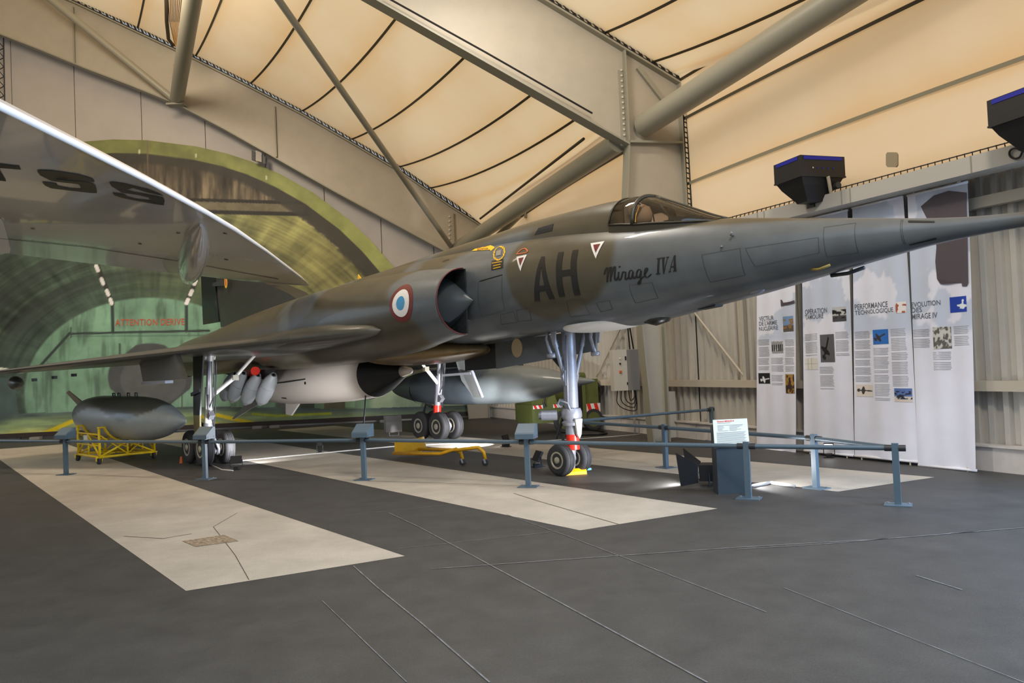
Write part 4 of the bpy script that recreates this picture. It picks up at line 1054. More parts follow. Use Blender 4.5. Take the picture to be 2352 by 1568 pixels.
outline([(1102, 646), (1154, 631)], .016, 'panel_gap', M_decalblack)
P = [anchor(*q) for q in ((2086, 507), (2147, 508), (2147, 511), (2086, 511))]; decal(*poly([(p.x, p.z) for p in P]), 'nose_vent', M_decalblack, .006)
P = [anchor(*q) for q in ((2088, 561), (2150, 545), (2152, 549), (2090, 563))]; decal(*poly([(p.x, p.z) for p in P]), 'nose_vent', M_decalblack, .006)
for k in range(4):
    P = [anchor(1017 + 4 * k, 602 - 1.2 * k), anchor(1020 + 4 * k, 598 - 1.2 * k)]; decal(*stroke([(p.x, p.z) for p in P], .015), 'louvre_slot', M_decalblack, .006)
P = [anchor(*q) for q in ((1228, 540), (1237, 524), (1272, 514), (1268, 530))]; decal(*poly([(p.x, p.z) for p in P]), 'rear_cockpit_window', M_inside, .006, parent=spine)
# small fittings on the nose and belly
def fitting(px, py, pts, r, name, m, rs=None):
    a = anchor(px, py); return MB().tube([a + Vector(p) for p in pts], r, 8, rs=rs).build(name, m, jet, smooth=True)
fitting(1684, 540, [(0, 0, 0), (0, -.05, 0), (.03, -.07, .02)], .012, 'probe_vane', M_steel)
fitting(1656, 567, [(0, 0, 0), (.03, -.03, 0)], .010, 'static_port', M_steel)
fitting(1885, 612, [(-.10, .0, -.02), (0, -.04, -.03), (.12, -.04, .0)], .014, 'pitot_blade', mat('brass_blade', S(150, 128, 62), 0.4))
fitting(1950, 612, [(-.25, .12, -.06), (-.05, .08, -.06), (.12, .08, -.02)], .02, 'pitot_blade', M_dark)
a = jy(1738, 669, -.12); MB().lathe([(0, .001), (.02, .025), (.06, .042), (.11, .048), (.16, .042), (.20, .025), (.22, .001)], (a.x - .11, -.13, a.z + .015), (1, 0, 0), 14).build('landing_light', M_steel, jet, smooth=True)
a = jy(1630, 698, 0.0); MB().prism([(a.x - .22, -.08, a.z + .05), (a.x - .12, -.08, a.z - .06), (a.x + .12, -.08, a.z - .04), (a.x + .2, -.08, a.z + .09)], (0, .16, 0)).build('belly_blade', M_dark, jet)
a = jy(1508, 738, -.05); MB().lathe([(0, .001), (.08, .09), (.25, .15), (.42, .13), (.55, .001)], (a.x - .27, -.05, a.z + .07), (1, 0, .10), 16).build('belly_blister', M_camo, jet, smooth=True)
flatcamo(jet.children[-1], 1.0)
a = jy(1375, 750, 0.0)
MB().loft([superring(s, .42 * math.sqrt(max(.001, 1 - ((s - .85) / .68) ** 2)), 2.075 - .085 * math.sqrt(max(.001, 1 - ((s - .85) / .68) ** 2)) + .03 * (s - .2), 2.14 + .03 * (s - .2), 2.10 + .03 * (s - .2), 2, 2, 30) for s in np.linspace(.175, 1.525, 24)]).build('belly_radome', M_white, jet, smooth=True)

a = jy(827, 641, 0.0)
MB().prism([(a.x - .08, -.01, a.z - .06), (a.x + .10, -.01, a.z - .03), (a.x - .06, -.01, a.z + .10)], (0, .02, 0)).build('blade_aerial', M_decalyellow, spine)
# ------------------------------------------------------------------ landing gear
def wheel(cen, r, w, parent, hubr, lab=None, side=-1):
    c = Vector(cen)
    prof = [(-w / 2 + .01, hubr), (-w / 2, r * .78), (-w * .42, r * .92), (-w * .26, r * .985), (0, r), (w * .26, r * .985), (w * .42, r * .92), (w / 2, r * .78), (w / 2 - .01, hubr)]
    t = MB().lathe(prof, c, (0, 1, 0), 32).build('tyre', M_rubber, parent, smooth=True, angle=50)
    for k in (-.16, 0, .16):
        MB().lathe([(-.004, r * .990), (-.004, r + .001), (.004, r + .001), (.004, r * .990)], c + Vector((0, w * k, 0)), (0, 1, 0), 32, cap=False).build('tread_groove', M_black, t)
    for sd in (-1, 1):
        h = MB().lathe([(w * .30, hubr), (w * .49, hubr * .98), (w * .49, hubr * .82), (w * .38, hubr * .72), (w * .38, hubr * .42), (w * .52, hubr * .36), (w * .56, hubr * .2), (w * .56, .001)], c, (0, sd, 0), 24, cap=False).build('wheel_hub', M_hub, t, smooth=True, angle=30)
    for k in range(9):
        a = 2 * math.pi * k / 9; MB().cyl(c + Vector((hubr * .57 * math.cos(a), -w * .39, hubr * .57 * math.sin(a))), c + Vector((hubr * .57 * math.cos(a), -w * .375, hubr * .57 * math.sin(a))), hubr * .10, 8).build('hub_hole', M_black, t)
    return t
ng = MB()
Q = lambda px, py, y=.12: jy(px, py, y)
top = Vector((.05, .12, 2.12)); mid = Q(1305, 945); low = Vector((.05, .12, .26))
leg = MB().cyl(top, (.05, .12, .86), .105, 20).build('nose_leg', M_steel, jet, smooth=True, angle=40)
MB().lathe([(0, .13), (.05, .15), (.12, .15), (.17, .12), (.2, .15), (.24, .14), (.25, .09)], (.05, .12, .95), (0, 0, -1), 20).build('steering_collar', M_steel, leg, smooth=True, angle=40)
MB().cyl((-.1, -.02, .86), (-.28, -.16, .86), .075, 14).cyl((-.28, -.16, .86), (-.31, -.18, .86), .055, 12).build('steering_actuator', M_steel, leg, smooth=True, angle=40)
MB().cyl((.05, .12, .72), (.05, .12, .58), .10, 18).build('oleo_sleeve', M_steel, leg, smooth=True, angle=40)
MB().cyl((.05, .12, .60), (.05, .12, .36), .095, 18).build('red_band', M_red, leg, smooth=True, angle=40, label='bright red painted band of the nose leg')
MB().cyl((.03, .10, .36), (.0, .095, .10), .07, 18).build('lower_leg', M_steel, leg, smooth=True, angle=40)
MB().prism([(.17, .04, .80), (.17, .18, .80), (.17, .15, .58), (.17, .11, .52), (.17, .07, .58)], (.03, 0, 0)).build('towing_lug', M_box, leg)
MB().tube([(-.02, .0, .95), (-.05, -.06, 1.02), (.02, -.08, 1.08), (.12, -.02, 1.03), (.13, .03, .9)], .014, 6).tube([(.1, .0, 1.0), (.12, 0, 1.5), (.11, .02, 2.0)], .014, 6).build('hydraulic_pipe', M_steel, leg, smooth=True)
MB().tube([(-.06, .12, .84), (-.24, .12, .62), (-.1, .12, .42)], .022, 6).tube([(-.06, .05, .84), (-.22, .05, .5)], .016, 6).build('torque_link', M_dark, leg)
MB().cyl((-.01, -.10, .226), (-.01, .29, .226), .045, 12).build('axle', M_steel, leg)
wheel((-.01, -.08, .228), .228, .175, leg, .125); wheel((-.01, .27, .228), .228, .175, leg, .125)
for y0, x0 in ((-.12, -.08), (.38, .08)):
    MB().cyl((.05 + x0, y0, 2.02), (.05 + x0 * .3, .12 + (y0 - .12) * .4, 1.42), .032, 10).cyl((.05 + x0, y0, 2.02), (.05 + x0 * .8, .12 + (y0 - .12) * .8, 1.83), .042, 10).build('side_strut', M_steel, leg, smooth=True, angle=40)
MB().prism([(.02, .0, 1.5), (.02, -.05, 1.42), (.02, .0, 1.28), (.02, .24, 1.28), (.02, .29, 1.42), (.02, .24, 1.5)], (.05, 0, 0)).build('strut_lug', M_steel, leg)
MB().cyl((-.1, .3, 1.40), (-.75, .5, 1.80), .05, 10).build('retraction_jack', M_dark, leg)
# nose gear doors
d = MB(); y = .52
y = .35
dd = MB().prism([(-1.86, y, 1.98), (.38, y, 2.08), (.36, y, 1.76), (-1.86, y, 1.55)], (0, .035, 0)).build('nose_gear_door', M_camo, jet); flatcamo(dd, .8, 1.25)
MB().prism([(-2.7, .36, 1.95), (-1.87, .36, 1.97), (-1.87, .36, 1.56), (-2.7, .36, 1.53)], (0, .035, 0)).build('door_rear_half', M_dark, dd)
ell = [(-1.32 + .13 * math.cos(t), y - .006, 1.87 + .15 * math.sin(t)) for t in np.linspace(0, 2 * math.pi, 24, endpoint=False)]
MB().add(ell, [tuple(range(24))]).build('door_patch', mat('tan_patch', S(200, 178, 138), 0.6), dd, label='tan oval patch on the grey door')
for s, yy in ((-.10, -.14), (.42, .22)):
    MB().tube([(s, yy, 2.08), (s - .03, yy, 1.95), (s + .02, yy, 1.80), (s + .06, yy, 1.72)], .026, 8).cyl((s + .0, yy - .03, 1.72), (s + .1, yy + .03, 1.72), .035, 8).build('door_link', M_steel, dd, smooth=True)
    MB().prism([(s + .06, yy, 2.08), (s + .16, yy, 2.08), (s + .13, yy, 1.88), (s + .09, yy, 1.86)], (0, .02, 0)).build('hinge_arm', M_steel, dd)
# main gear: leg, bogie, four wheels, brace and door, near (side -1) and far (side 1)
for side in (-1, 1):
    Y = -2.55 if side < 0 else 2.36; s0 = -6.64 if side < 0 else -6.14
    ml = MB().cyl((s0 + .05, Y, 2.1), (s0 - .08, Y, 1.35), .058, 16).cyl((s0 - .08, Y, 1.42), (s0 - .13, Y, 1.0), .075, 16).build('main_leg', M_white if side < 0 else M_steel, jet, smooth=True, angle=40)
    MB().cyl((s0 - .02, Y - .10, 1.98), (s0 - .02, Y + .10, 1.98), .05, 12).cyl((s0 - .05, Y - .08, 1.72), (s0 - .05, Y + .08, 1.72), .045, 10).build('leg_trunnion', M_white, ml, smooth=True, angle=40)
    MB().cyl((s0 - .14, Y, 1.0), (s0 - .2, Y, .60), .075, 16).build('oleo_leg', M_white if side < 0 else M_steel, ml, smooth=True, angle=40)
    MB().cyl((s0 - .18, Y, .76), (s0 - .2, Y, .58), .088, 16).build('red_collar', M_red if side > 0 else M_steel, ml, smooth=True, angle=40)
    MB().cyl((s0 - .2, Y, .60), (s0 - .22, Y, .34), .068, 14).build('lower_leg', M_white if side < 0 else M_steel, ml, smooth=True, angle=40)
    # drag strut and hydraulic rod
    yi = Y - side * .82
    MB().cyl((s0 - .1, Y, 1.22), (s0 + .06, Y - side * .45, 1.60), .04, 10).cyl((s0 + .06, Y - side * .45, 1.60), (s0 + .12, yi, 2.0), .032, 10).build('drag_strut', M_white, ml, smooth=True, angle=40)
    MB().box((s0 + .06, Y - side * .44, 1.58), (.09, .11, .10)).build('strut_joint', M_hub, ml)
    MB().cyl((s0 + .12, Y + side * .06, 1.9), (s0 - .02, Y + side * .04, 1.3), .035, 8).cyl((s0 - .02, Y + side * .04, 1.3), (s0 - .08, Y + side * .02, .86), .02, 8).build('hydraulic_rod', M_steel, ml, smooth=True)
    MB().prism([(s0 - .02, Y - .05, .98), (s0 + .05, Y - .05, .9), (s0 - .05, Y - .05, .82), (s0 - .12, Y - .05, .9)], (0, .1, 0)).build('rod_lug', M_steel, ml)
    for k in range(3):
        MB().tube([(s0 + .1 + .02 * k, Y + .08 - .05 * k, 1.9), (s0 - .0 + .03 * k, Y + .1 - .05 * k, 1.4 - .1 * k), (s0 - .08, Y + .1 - .06 * k, 1.0), (s0 - .1, Y + .08, .7)], .012, 5).build('brake_hose', M_dark, ml)
    bg_ = MB().bar((s0 - .22 - .42, Y, .33), (s0 - .22 + .42, Y, .33), .12, .11).build('bogie_beam', M_dark, ml)
    MB().tube([(s0 - .3, Y - .05, .72), (s0 - .55, Y - .05, .78), (s0 - .68, Y - .05, .55), (s0 - .6, Y - .05, .36)], .03, 6).build('bogie_damper', M_dark, ml)
    for k, ds in enumerate((-.34, .34)):
        MB().cyl((s0 - .22 + ds, Y - .26, .31), (s0 - .22 + ds, Y + .26, .31), .05, 10).build('axle', M_steel, ml)
        for q in (-1, 1): wheel((s0 - .22 + ds, Y + q * .19, .312), .312, .19, ml, .165)
    MB().tube([(s0 + .1, Y - .03, .56), (s0 + .22, Y - .03, .45), (s0 + .26, Y + .02, .3), (s0 + .2, Y, .2)], .028, 6).cyl((s0 + .18, Y - .05, .25), (s0 + .18, Y + .05, .25), .05, 8).build('brake_linkage', M_steel, ml, smooth=True)
    # leg door outboard of the leg
    yd = Y + side * .22
    if side < 0:
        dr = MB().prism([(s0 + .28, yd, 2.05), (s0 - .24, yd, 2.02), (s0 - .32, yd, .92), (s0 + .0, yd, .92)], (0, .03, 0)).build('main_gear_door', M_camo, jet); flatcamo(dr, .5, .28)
        MB().prism([(s0 + .0, yd, .92), (s0 - .32, yd, .92), (s0 - .30, yd, .5), (s0 - .02, yd, .5)], (0, .03, 0)).build('door_tail', mat('tan_door', S(150, 138, 96), 0.6), dr, label='tan lower end of the dark gear door')
        MB().bar((s0 + .12, yd - .02, 1.38), (s0 - .3, yd - .03, 1.30), .03, .06).build('door_rod', M_dark, dr)
    else:
        dr = MB().prism([(s0 + .62, yd - .3, 1.85), (s0 + .98, yd - .3, 1.85), (s0 + 1.02, yd + .1, .92), (s0 + .72, yd + .1, .92), (s0 + .58, yd - .1, 1.3)], (0, .03, .0)).build('main_gear_door', M_camo, jet); flatcamo(dr, .7)
        MB().bar((s0 + 1.0, yd - .28, 1.85), (s0 + 1.04, yd + .1, .92), .03, .05).build('door_edge', M_steel, dr)
        MB().bar((s0 + .1, yd - .25, 1.42), (s0 + .95, yd - .12, 1.45), .05, .05).build('door_rod', M_steel, dr)
# ------------------------------------------------------------------ stores under the jet (things of their own)
E_ = Vector((math.cos(AH_), -math.sin(AH_), 0)); LL_ = Vector((math.sin(AH_), math.cos(AH_), 0))
def jw(s, y, z): return JM @ Vector((s, y, z))
def jthing(name, label, cat, p, group=None): return thing(name, label, cat, jw(*p), -AH_, group)
ms = jthing('white_missile', 'fat white missile with a black nose cone slung under the jet belly', 'missile', (-7.2, 0, 1.42))
MB().lathe([(-3.3, .10), (-3.1, .24), (-2.4, .36), (-1.4, .44), (0, .47), (1.3, .47), (2.2, .43)], (0, 0, 0), (1, 0, .045), 36).build('body', M_missile, ms, smooth=True, angle=40)
MB().lathe([(2.19, .43), (2.5, .35), (2.85, .22), (3.08, .13), (3.12, .11)], (0, 0, 0), (1, 0, .045), 36).build('nose_cone', M_black, ms, smooth=True, angle=40)
MB().lathe([(3.10, .10), (3.36, .06), (3.42, .02)], (0, 0, 0), (1, 0, .045), 18).build('nose_tip', M_missile, ms, smooth=True)
for ang in (225, 315, 45, 135):
    a = math.radians(ang); c, s = math.cos(a), math.sin(a)
    if s > 0: continue
    n = Vector((0, -s, c)) * .008
    MB().prism([Vector((-2.0, .36 * c, .36 * s - .08)) - n, Vector((-3.05, .28 * c, .26 * s - .12)) - n, Vector((-3.1, 1.0 * c, 1.0 * s - .12)) - n, Vector((-2.95, 1.02 * c, 1.0 * s - .12)) - n], n * 2).build('tail_fin', mat('fin_grey_%d' % ang, S(168, 160, 148), 0.5), ms)
MB().prism([(-1.0, -.02, -.46), (-1.7, -.02, -.42), (-1.72, -.02, -.74), (-1.45, -.02, -.76)], (0, .04, 0)).build('ventral_fin', M_missile, ms)
MB().tube([(-2.4, -.37, -.04), (-.8, -.475, .0), (.2, -.47, .06)], .012, 6).tube([(-2.2, -.34, -.2), (-.4, -.42, -.15)], .008, 6).build('cable_duct', M_dark, ms)
MB().cyl((.2, -.475, -.02), (.2, -.48, -.02), .03, 12).cyl((-1.0, -.33, -.345), (-1.2, -.33, -.335), .02, 6).build('body_plug', M_black, ms)
# bombs with racks
def bomb_group(px, nose_dir, near):
    out = []
    for k, (cx, cy, y) in enumerate(px):
        p = jy(cx, cy, y)
        b = jthing('grey_bomb', '', 'bomb', (p.x, p.y, p.z), 'grey bombs hung under the wings')
        ax = Vector(nose_dir)
        MB().lathe([(-.48, .055), (-.42, .07), (-.38, .115), (-.32, .135), (-.12, .155), (.12, .155), (.14, .15), (.30, .125), (.42, .075), (.45, .06), (.44, .03)], (0, 0, 0), ax, 24).build('casing', M_bomb, b, smooth=True, angle=35)
        MB().lathe([(.438, .032), (.452, .032), (.452, .001)], (0, 0, 0), ax, 12).build('fuze_hole', M_black, b)
        MB().lathe([(-.335, .139), (-.325, .139)], (0, 0, 0), ax, 24, cap=False).lathe([(.115, .158), (.125, .158)], (0, 0, 0), ax, 24, cap=False).build('band', M_greyplastic, b)
        out.append(b)
    return out
bd = (.77, 0.0, .64)
near_b = bomb_group([(613, 893, -1.15), (578, 893, -1.25), (546, 888, -1.35), (527, 887, -1.0)], bd, True)
for b, l in zip(near_b, ('grey bomb nearest the white missile under the near wing', 'second grey bomb from the missile under the near wing', 'third grey bomb from the missile, half behind the leg strut', 'rearmost grey bomb behind the silver leg strut')): b['label'] = l
far_b = bomb_group([(888, 875, 1.6), (866, 884, 1.9)], bd, False)
for b, l in zip(far_b, ('grey bomb just right of the black missile nose cone', 'grey bomb half hidden behind the black missile nose cone')): b['label'] = l
p = jy(590, 858, -1.15); rk = jthing('bomb_rack', 'bright red bomb rack above the grey bombs by the near wheel leg', 'rack', (p.x, p.y, p.z))
MB().box((-.25, 0, 0), (.9, .12, .16)).build('beam', M_red, rk)
MB().cyl((.05, -.06, .03), (.30, -.16, .06), .09, 14).build('cap', M_red, rk, smooth=True, angle=40)
MB().prism([(.1, -.06, -.02), (.22, -.06, -.02), (.2, -.06, -.3), (.12, -.06, -.32)], (0, .06, 0)).build('hanger', M_red, rk)
MB().box((-.35, -.02, -.12), (.3, .1, .14)).build('sway_brace', M_black, rk); MB().box((.28, .1, -.02), (.3, .22, .2)).build('sway_brace', M_black, rk)
# long drop tank beyond the nose leg
def tank_profile(L0, R0): return [(-L0 * .5, .01), (-L0 * .47, R0 * .16), (-L0 * .42, R0 * .42), (-L0 * .34, R0 * .74), (-L0 * .24, R0 * .94), (-L0 * .12, R0), (L0 * .12, R0), (L0 * .22, R0 * .93), (L0 * .31, R0 * .72), (L0 * .385, R0 * .45), (L0 * .45, R0 * .2), (L0 * .5, .012)]
def dense(prof, n=60):
    pr = np.array(prof); xs = np.linspace(pr[0, 0], pr[-1, 0], n); return list(zip(xs, interp(pr[:, 0], pr[:, 1], xs)))
ft = jthing('drop_tank', 'long dark grey drop tank beyond the nose wheel leg, lit from below', 'fuel tank', (-6.05, 3.3, 1.15))
prof = [(-3.55, .01), (-3.45, .09), (-3.15, .20), (-2.75, .29), (-2.2, .37), (-1.4, .42), (-.3, .435), (.9, .43), (1.7, .385), (2.3, .30), (2.75, .19), (3.1, .11), (3.6, .03), (3.66, .005)]
tb = MB().lathe(dense(prof, 80), (0, 0, 0), (1, 0, .018), 40).build('tank_body', M_tank, ft, smooth=True)
v = verts_np(tb); g = sstep(.0, .08, (v[:, 0] - .35) - .9 * (v[:, 2] + .1)); g = np.maximum(g * .9, (1 - sstep(-2.25, -2.2, v[:, 0])) * .3)
dk, lg = np.array([L(84 / 255), L(92 / 255), L(98 / 255)]), np.array([L(112 / 255), L(118 / 255), L(118 / 255)])
set_color(tb, dk + (lg - dk) * g[:, None], 'camo')
MB().lathe([(-2.23, .371), (-2.19, .376)], (0, 0, -.04), (1, 0, .018), 40, cap=False).build('joint_band', M_black, ft)
MB().prism([(-1.3, -.05, .38), (1.6, -.05, .36), (1.4, -.05, .75), (-1.5, -.05, .8)], (0, .1, 0)).build('pylon', M_dark, ft)
# ------------------------------------------------------------------ wing of the neighbouring airliner, top left
WZ = 3.3
wp = lambda x, y, z=WZ: ground(x, y, z)
aw = thing('airliner_wing', 'pale glossy airliner wing underside with a bright edge reaching in from the left', 'wing', wp(400, 500) * 1.0)
LEp = [wp(*q) for q in ((0, 252), (170, 335), (340, 420), (476, 493), (541, 531), (612, 579), (660, 615), (690, 638))]
LEp = [LEp[0] + (LEp[0] - LEp[1]) * .9] + LEp
tip = wp(711, 656); TEp = [wp(*q) for q in ((0, 580), (200, 604), (415, 629), (560, 645), (650, 653))]
d_te = (TEp[0] - TEp[1]).normalized(); TEp = [TEp[0] + d_te * 2.0] + TEp
def lerp_line(P, t):
    ls = [0]; 
    for a, b in zip(P[:-1], P[1:]): ls.append(ls[-1] + (b - a).length)
    x = t * ls[-1]
    for i in range(len(P) - 1):
        if x <= ls[i + 1] or i == len(P) - 2: return P[i].lerp(P[i + 1], (x - ls[i]) / max(1e-6, ls[i + 1] - ls[i]))
rr = []
# spanwise stations: follow the trailing edge line outwards, leading edge hit along chord direction
CH = (tip - LEp[0]).normalized()
n_ = 26; chord_dir = Vector((0.32, -0.947, 0)).normalized()
TEl = TEp + [tip]; LEl = LEp + [tip]
def le_hit(p):
    best = None
    for a, b in zip(LEl[:-1], LEl[1:]):
        e = b - a; den = chord_dir.x * (-e.y) + chord_dir.y * e.x
        if abs(den) < 1e-9: continue
        w = a - p; t = (w.x * (-e.y) + w.y * e.x) / den; u = (chord_dir.x * w.y - chord_dir.y * w.x) / den
        if -1e-6 <= u <= 1.000001 and t > 0: best = t if best is None else min(best, t)
    if best is None:
        a, b = LEl[0], LEl[1]; e = b - a; den = chord_dir.x * (-e.y) + chord_dir.y * e.x; w = a - p
        best = (w.x * (-e.y) + w.y * e.x) / den
    return best
under = []
for i in range(n_ + 1):
    t = min(.997, (i / n_)); p = lerp_line(TEl, t); c = le_hit(p); c = max(.03, c); q = p + chord_dir * c
    xs = [0, .05, .12, .25, .4, .55, .7, .82, .9, .95, .975, .99, 1.0]; ring = []
    th = min(.42, .032 * c + .015)
    low = [(x, -.0 - (.10 * th * math.sin(math.pi * x))) for x in xs]
    up_ = [(x, th * (0.1 + .9 * math.sin(math.pi * (.06 + .86 * x)) if x < .97 else .45 * (1 - x) / .03 + .02)) for x in xs[::-1][1:-1]]
    rr.append([p.lerp(q, x) + UP * h for x, h in low + up_])
W_ = MB().loft(rr).build('wing_panel', M_alu, None, smooth=True, angle=35); rebase(W_, aw)
lt = []
for i in range(len(LEl)):
    p = LEl[i]; t = (LEl[min(i + 1, len(LEl) - 1)] - LEl[max(i - 1, 0)]).normalized(); n0 = Vector((t.y, -t.x, 0))
    if n0.x < 0: n0 = -n0
    r = (.028 if i < 6 else .021) * (1 if i < len(LEl) - 1 else .3)
    lt.append([p + UP * .02 + n0 * (r * .6 * math.cos(a) + .0) + UP * r * math.sin(a) for a in np.linspace(0, 2 * math.pi, 12, endpoint=False)])
rebase(MB().loft(lt).build('leading_edge', M_edge, None, smooth=True, label='polished leading edge with its highlight painted white'), aw)
# fairing under the trailing edge
fp = [(wp(462, 512), .02), (wp(458, 525), .10), (wp(452, 550), .19), (wp(445, 578), .23), (wp(438, 600), .235), (wp(433, 616), .20), (wp(430, 624), .13)]
rg = []
for (p, r) in fp:
    t = (fp[-1][0] - fp[0][0]).normalized(); s = Vector((t.y, -t.x, 0))
    rg.append([p + s * r * .8 * math.cos(a) + UP * (r * 1.15 * math.sin(a) - .02) for a in np.linspace(0, 2 * math.pi, 20, endpoint=False)])
rebase(MB().loft(rg).build('actuator_fairing', M_alu, None, smooth=True, angle=50), aw)
# registration letters painted on the underside
def on_wing(pts, z=-.055): return [wp(x, y, WZ + z + 0.0) for x, y in pts]
def under_decal(polys, name, m, **k):
    bvh = BVHTree.FromPolygons([W_.data.vertices[i].co + Vector(aw.location) for i in range(len(W_.data.vertices))], [tuple(p.vertices) for p in W_.data.polygons])
    bm = bmesh.new()
    for pl_ in polys:
        vs = []
        for x, y in pl_:
            h = bvh.ray_cast(CO, ray(x, y).normalized()); vs.append(bm.verts.new(h[0] if h[0] is not None else wp(x, y)))
        bm.faces.new(vs)
    bmesh.ops.triangulate(bm, faces=bm.faces)
    for _ in range(5):
        es = [e for e in bm.edges if e.calc_length() > .12]
        if not es: break
        bmesh.ops.subdivide_edges(bm, edges=es, cuts=1); bmesh.ops.triangulate(bm, faces=[f for f in bm.faces if len(f.verts) > 3])
    for v in bm.verts:
        h = bvh.ray_cast(Vector((v.co.x, v.co.y, 1.0)), UP)
        if h[0] is not None: v.co = h[0] - UP * .006
    me = bpy.data.meshes.new(name); bm.to_mesh(me); bm.free(); me.materials.append(m)
    o = bpy.data.objects.new(name, me); COL.objects.link(o); rebase(o, aw)
    for a_, b_ in k.items(): o[a_] = b_
    return o
S1 = [[(85, 391), (92, 389), (120, 390), (180, 399), (208, 407), (217, 413), (217, 417), (185, 413), (150, 404), (124, 402), (127, 410), (108, 409), (92, 401)],
      [(92, 401), (108, 409), (127, 410), (150, 413), (190, 415), (212, 419), (220, 425), (222, 434), (186, 433), (184, 424), (178, 421), (150, 418), (118, 414)],
      [(96, 416), (129, 420), (134, 426), (160, 431), (186, 433), (222, 434), (223, 442), (212, 442), (160, 436), (118, 431), (104, 425)]]
S2 = [[(251, 418), (258, 416), (285, 420), (340, 433), (372, 446), (376, 449), (340, 441), (305, 430), (287, 428), (290, 435), (272, 433), (256, 426)],
      [(256, 426), (272, 433), (290, 435), (310, 440), (350, 447), (374, 452), (378, 458), (377, 466), (343, 458), (341, 452), (310, 445), (280, 441)],
      [(258, 441), (287, 445), (292, 450), (315, 456), (344, 459), (377, 466), (376, 470), (366, 469), (320, 461), (280, 453), (263, 447)]]
T_ = [[(-40, 368), (0, 375), (44, 380), (49, 388), (0, 384), (-40, 380)], [(-20, 386), (0, 390), (15, 415), (-25, 410)]]
for Ls, lb in ((S1, 'dark letter S farther from the wing tip'), (S2, 'dark letter S nearer the wing tip'), (T_, 'dark letter cut off by the frame edge')):
    under_decal(Ls, 'registration_letter', M_lettering, label=lb)
for x, y in ((76, 524), (410, 534), (517, 535), (520, 595), (322, 559)): under_decal([[(x - 5, y - 1), (x + 4, y), (x + 4, y + 1.6), (x - 5, y + .6)]], 'drain_slot', M_black)
under_decal([[(0, 546), (200, 566), (200, 567), (0, 547)], [(200, 566), (420, 600), (640, 640), (640, 641), (420, 601), (200, 567)]], 'flap_gap', M_line)
under_decal([[(-60, 590), (-40, 520), (2, 500), (8, 510), (20, 552), (24, 572), (22, 580), (0, 584)]], 'nacelle_shoulder', M_white)

# ------------------------------------------------------------------ tank on the yellow trolley
W4 = [ground(*q) for q in ((191, 1053), (238, 1066), (345, 1056), (298, 1047))]
ctr = sum(W4, Vector()) / 4; ta_ = math.radians(-44)
tr = thing('yellow_trolley', 'yellow tubular trolley carrying a dark fuel tank at left', 'trolley', (ctr.x, ctr.y, 0), ta_)
tx, ty = .62, .52
def tb_(mb, *p, r=.02): return mb.tube(list(p), r, 6)
fr = MB()
for x in (-tx, tx):
    tb_(fr, (x, -ty, .14), (x, ty, .14), r=.026)
for y in (-ty, ty): tb_(fr, (-tx, y, .14), (tx, y, .14), r=.026)
fr.build('base_frame', M_yellow, tr, smooth=True)
for x in (-tx, tx):
    for y in (-ty, ty): MB().tube([(x, y, .12), (x, y, .735)], .026, 8).build('upright', M_yellow, tr, smooth=True)
    arc = [(x, .45 * math.sin(a), .86 - .45 * math.cos(a)) for a in np.linspace(-1.25, 1.25, 15)]
    mb = MB()
    for p, q in zip(arc[:-1], arc[1:]): mb.bar(p, q, .07, .03, (0, p[1], p[2] - .86))
    for q in (-1, 1): mb.box((x, q * .48, .72), (.07, .13, .03))
    mb.build('saddle', M_yellow, tr)
    pad = MB()
    for p, q in zip(arc[:-1], arc[1:]): pad.bar(Vector(p) * 1.0 + Vector((0, 0, .02)), Vector(q) + Vector((0, 0, .02)), .05, .012, (0, p[1], p[2] - .86))
    pad.build('saddle_pad', M_black, tr)
    br = MB(); tb_(br, (x, -ty, .15), (x, 0, .40)); tb_(br, (x, ty, .15), (x, 0, .40)); tb_(br, (x, 0, .14), (x, 0, .42)); tb_(br, (x, -ty, .58), (x, 0, .16), r=.014); tb_(br, (x, ty, .58), (x, 0, .16), r=.014)
    br.build('end_brace', M_yellow, tr, smooth=True)
for y in (-ty, ty):
    br = MB(); tb_(br, (-tx, y, .58), (tx, y, .58)); tb_(br, (-tx, y, .15), (0, y, .57)); tb_(br, (tx, y, .15), (0, y, .57)); tb_(br, (0, y, .14), (0, y, .58)); tb_(br, (-tx, y, .36), (tx, y, .36), r=.014)
    br.build('side_brace', M_yellow, tr, smooth=True)
fb = MB(); tb_(fb, (-tx, -ty, .15), (tx, ty, .15), r=.014); tb_(fb, (-tx, ty, .15), (tx, -ty, .15), r=.014); fb.build('floor_brace', M_yellow, tr)
MB().box((-.1, -ty - .02, .47), (.22, .01, .16)).build('data_plate', M_signboard, tr, label='cream plate on the trolley side')
for x in (-tx, tx):
    for y in (-ty, ty):
        c = MB().bar((x - .03, y - .05, .14), (x - .05, y - .05, .06), .012, .05).bar((x - .03, y + .05, .14), (x - .05, y + .05, .06), .012, .05).box((x - .03, y, .135), (.07, .12, .014)).build('castor_fork', M_yellow, tr)
        MB().lathe([(-.028, .04), (-.03, .068), (0, .075), (.03, .068), (.028, .04)], (x - .05, y, .075), (0, 1, 0), 16).build('castor_wheel', M_rubber, c, smooth=True)
tk = thing('fuel_tank', 'dark grey pointed fuel tank resting on the yellow trolley', 'fuel tank', (ctr.x + .42, ctr.y - .36, .872), math.radians(-41))
prof = [(-2.35, .10), (-2.25, .20), (-2.0, .31), (-1.6, .39), (-1.1, .425), (-.4, .43), (.5, .43), (1.0, .41), (1.5, .335), (1.95, .21), (2.3, .09), (2.46, .012)]
tb = MB().lathe(dense(prof, 80), (0, 0, 0), (1, 0, -.015), 44).build('tank_body', M_tank, tk, smooth=True)
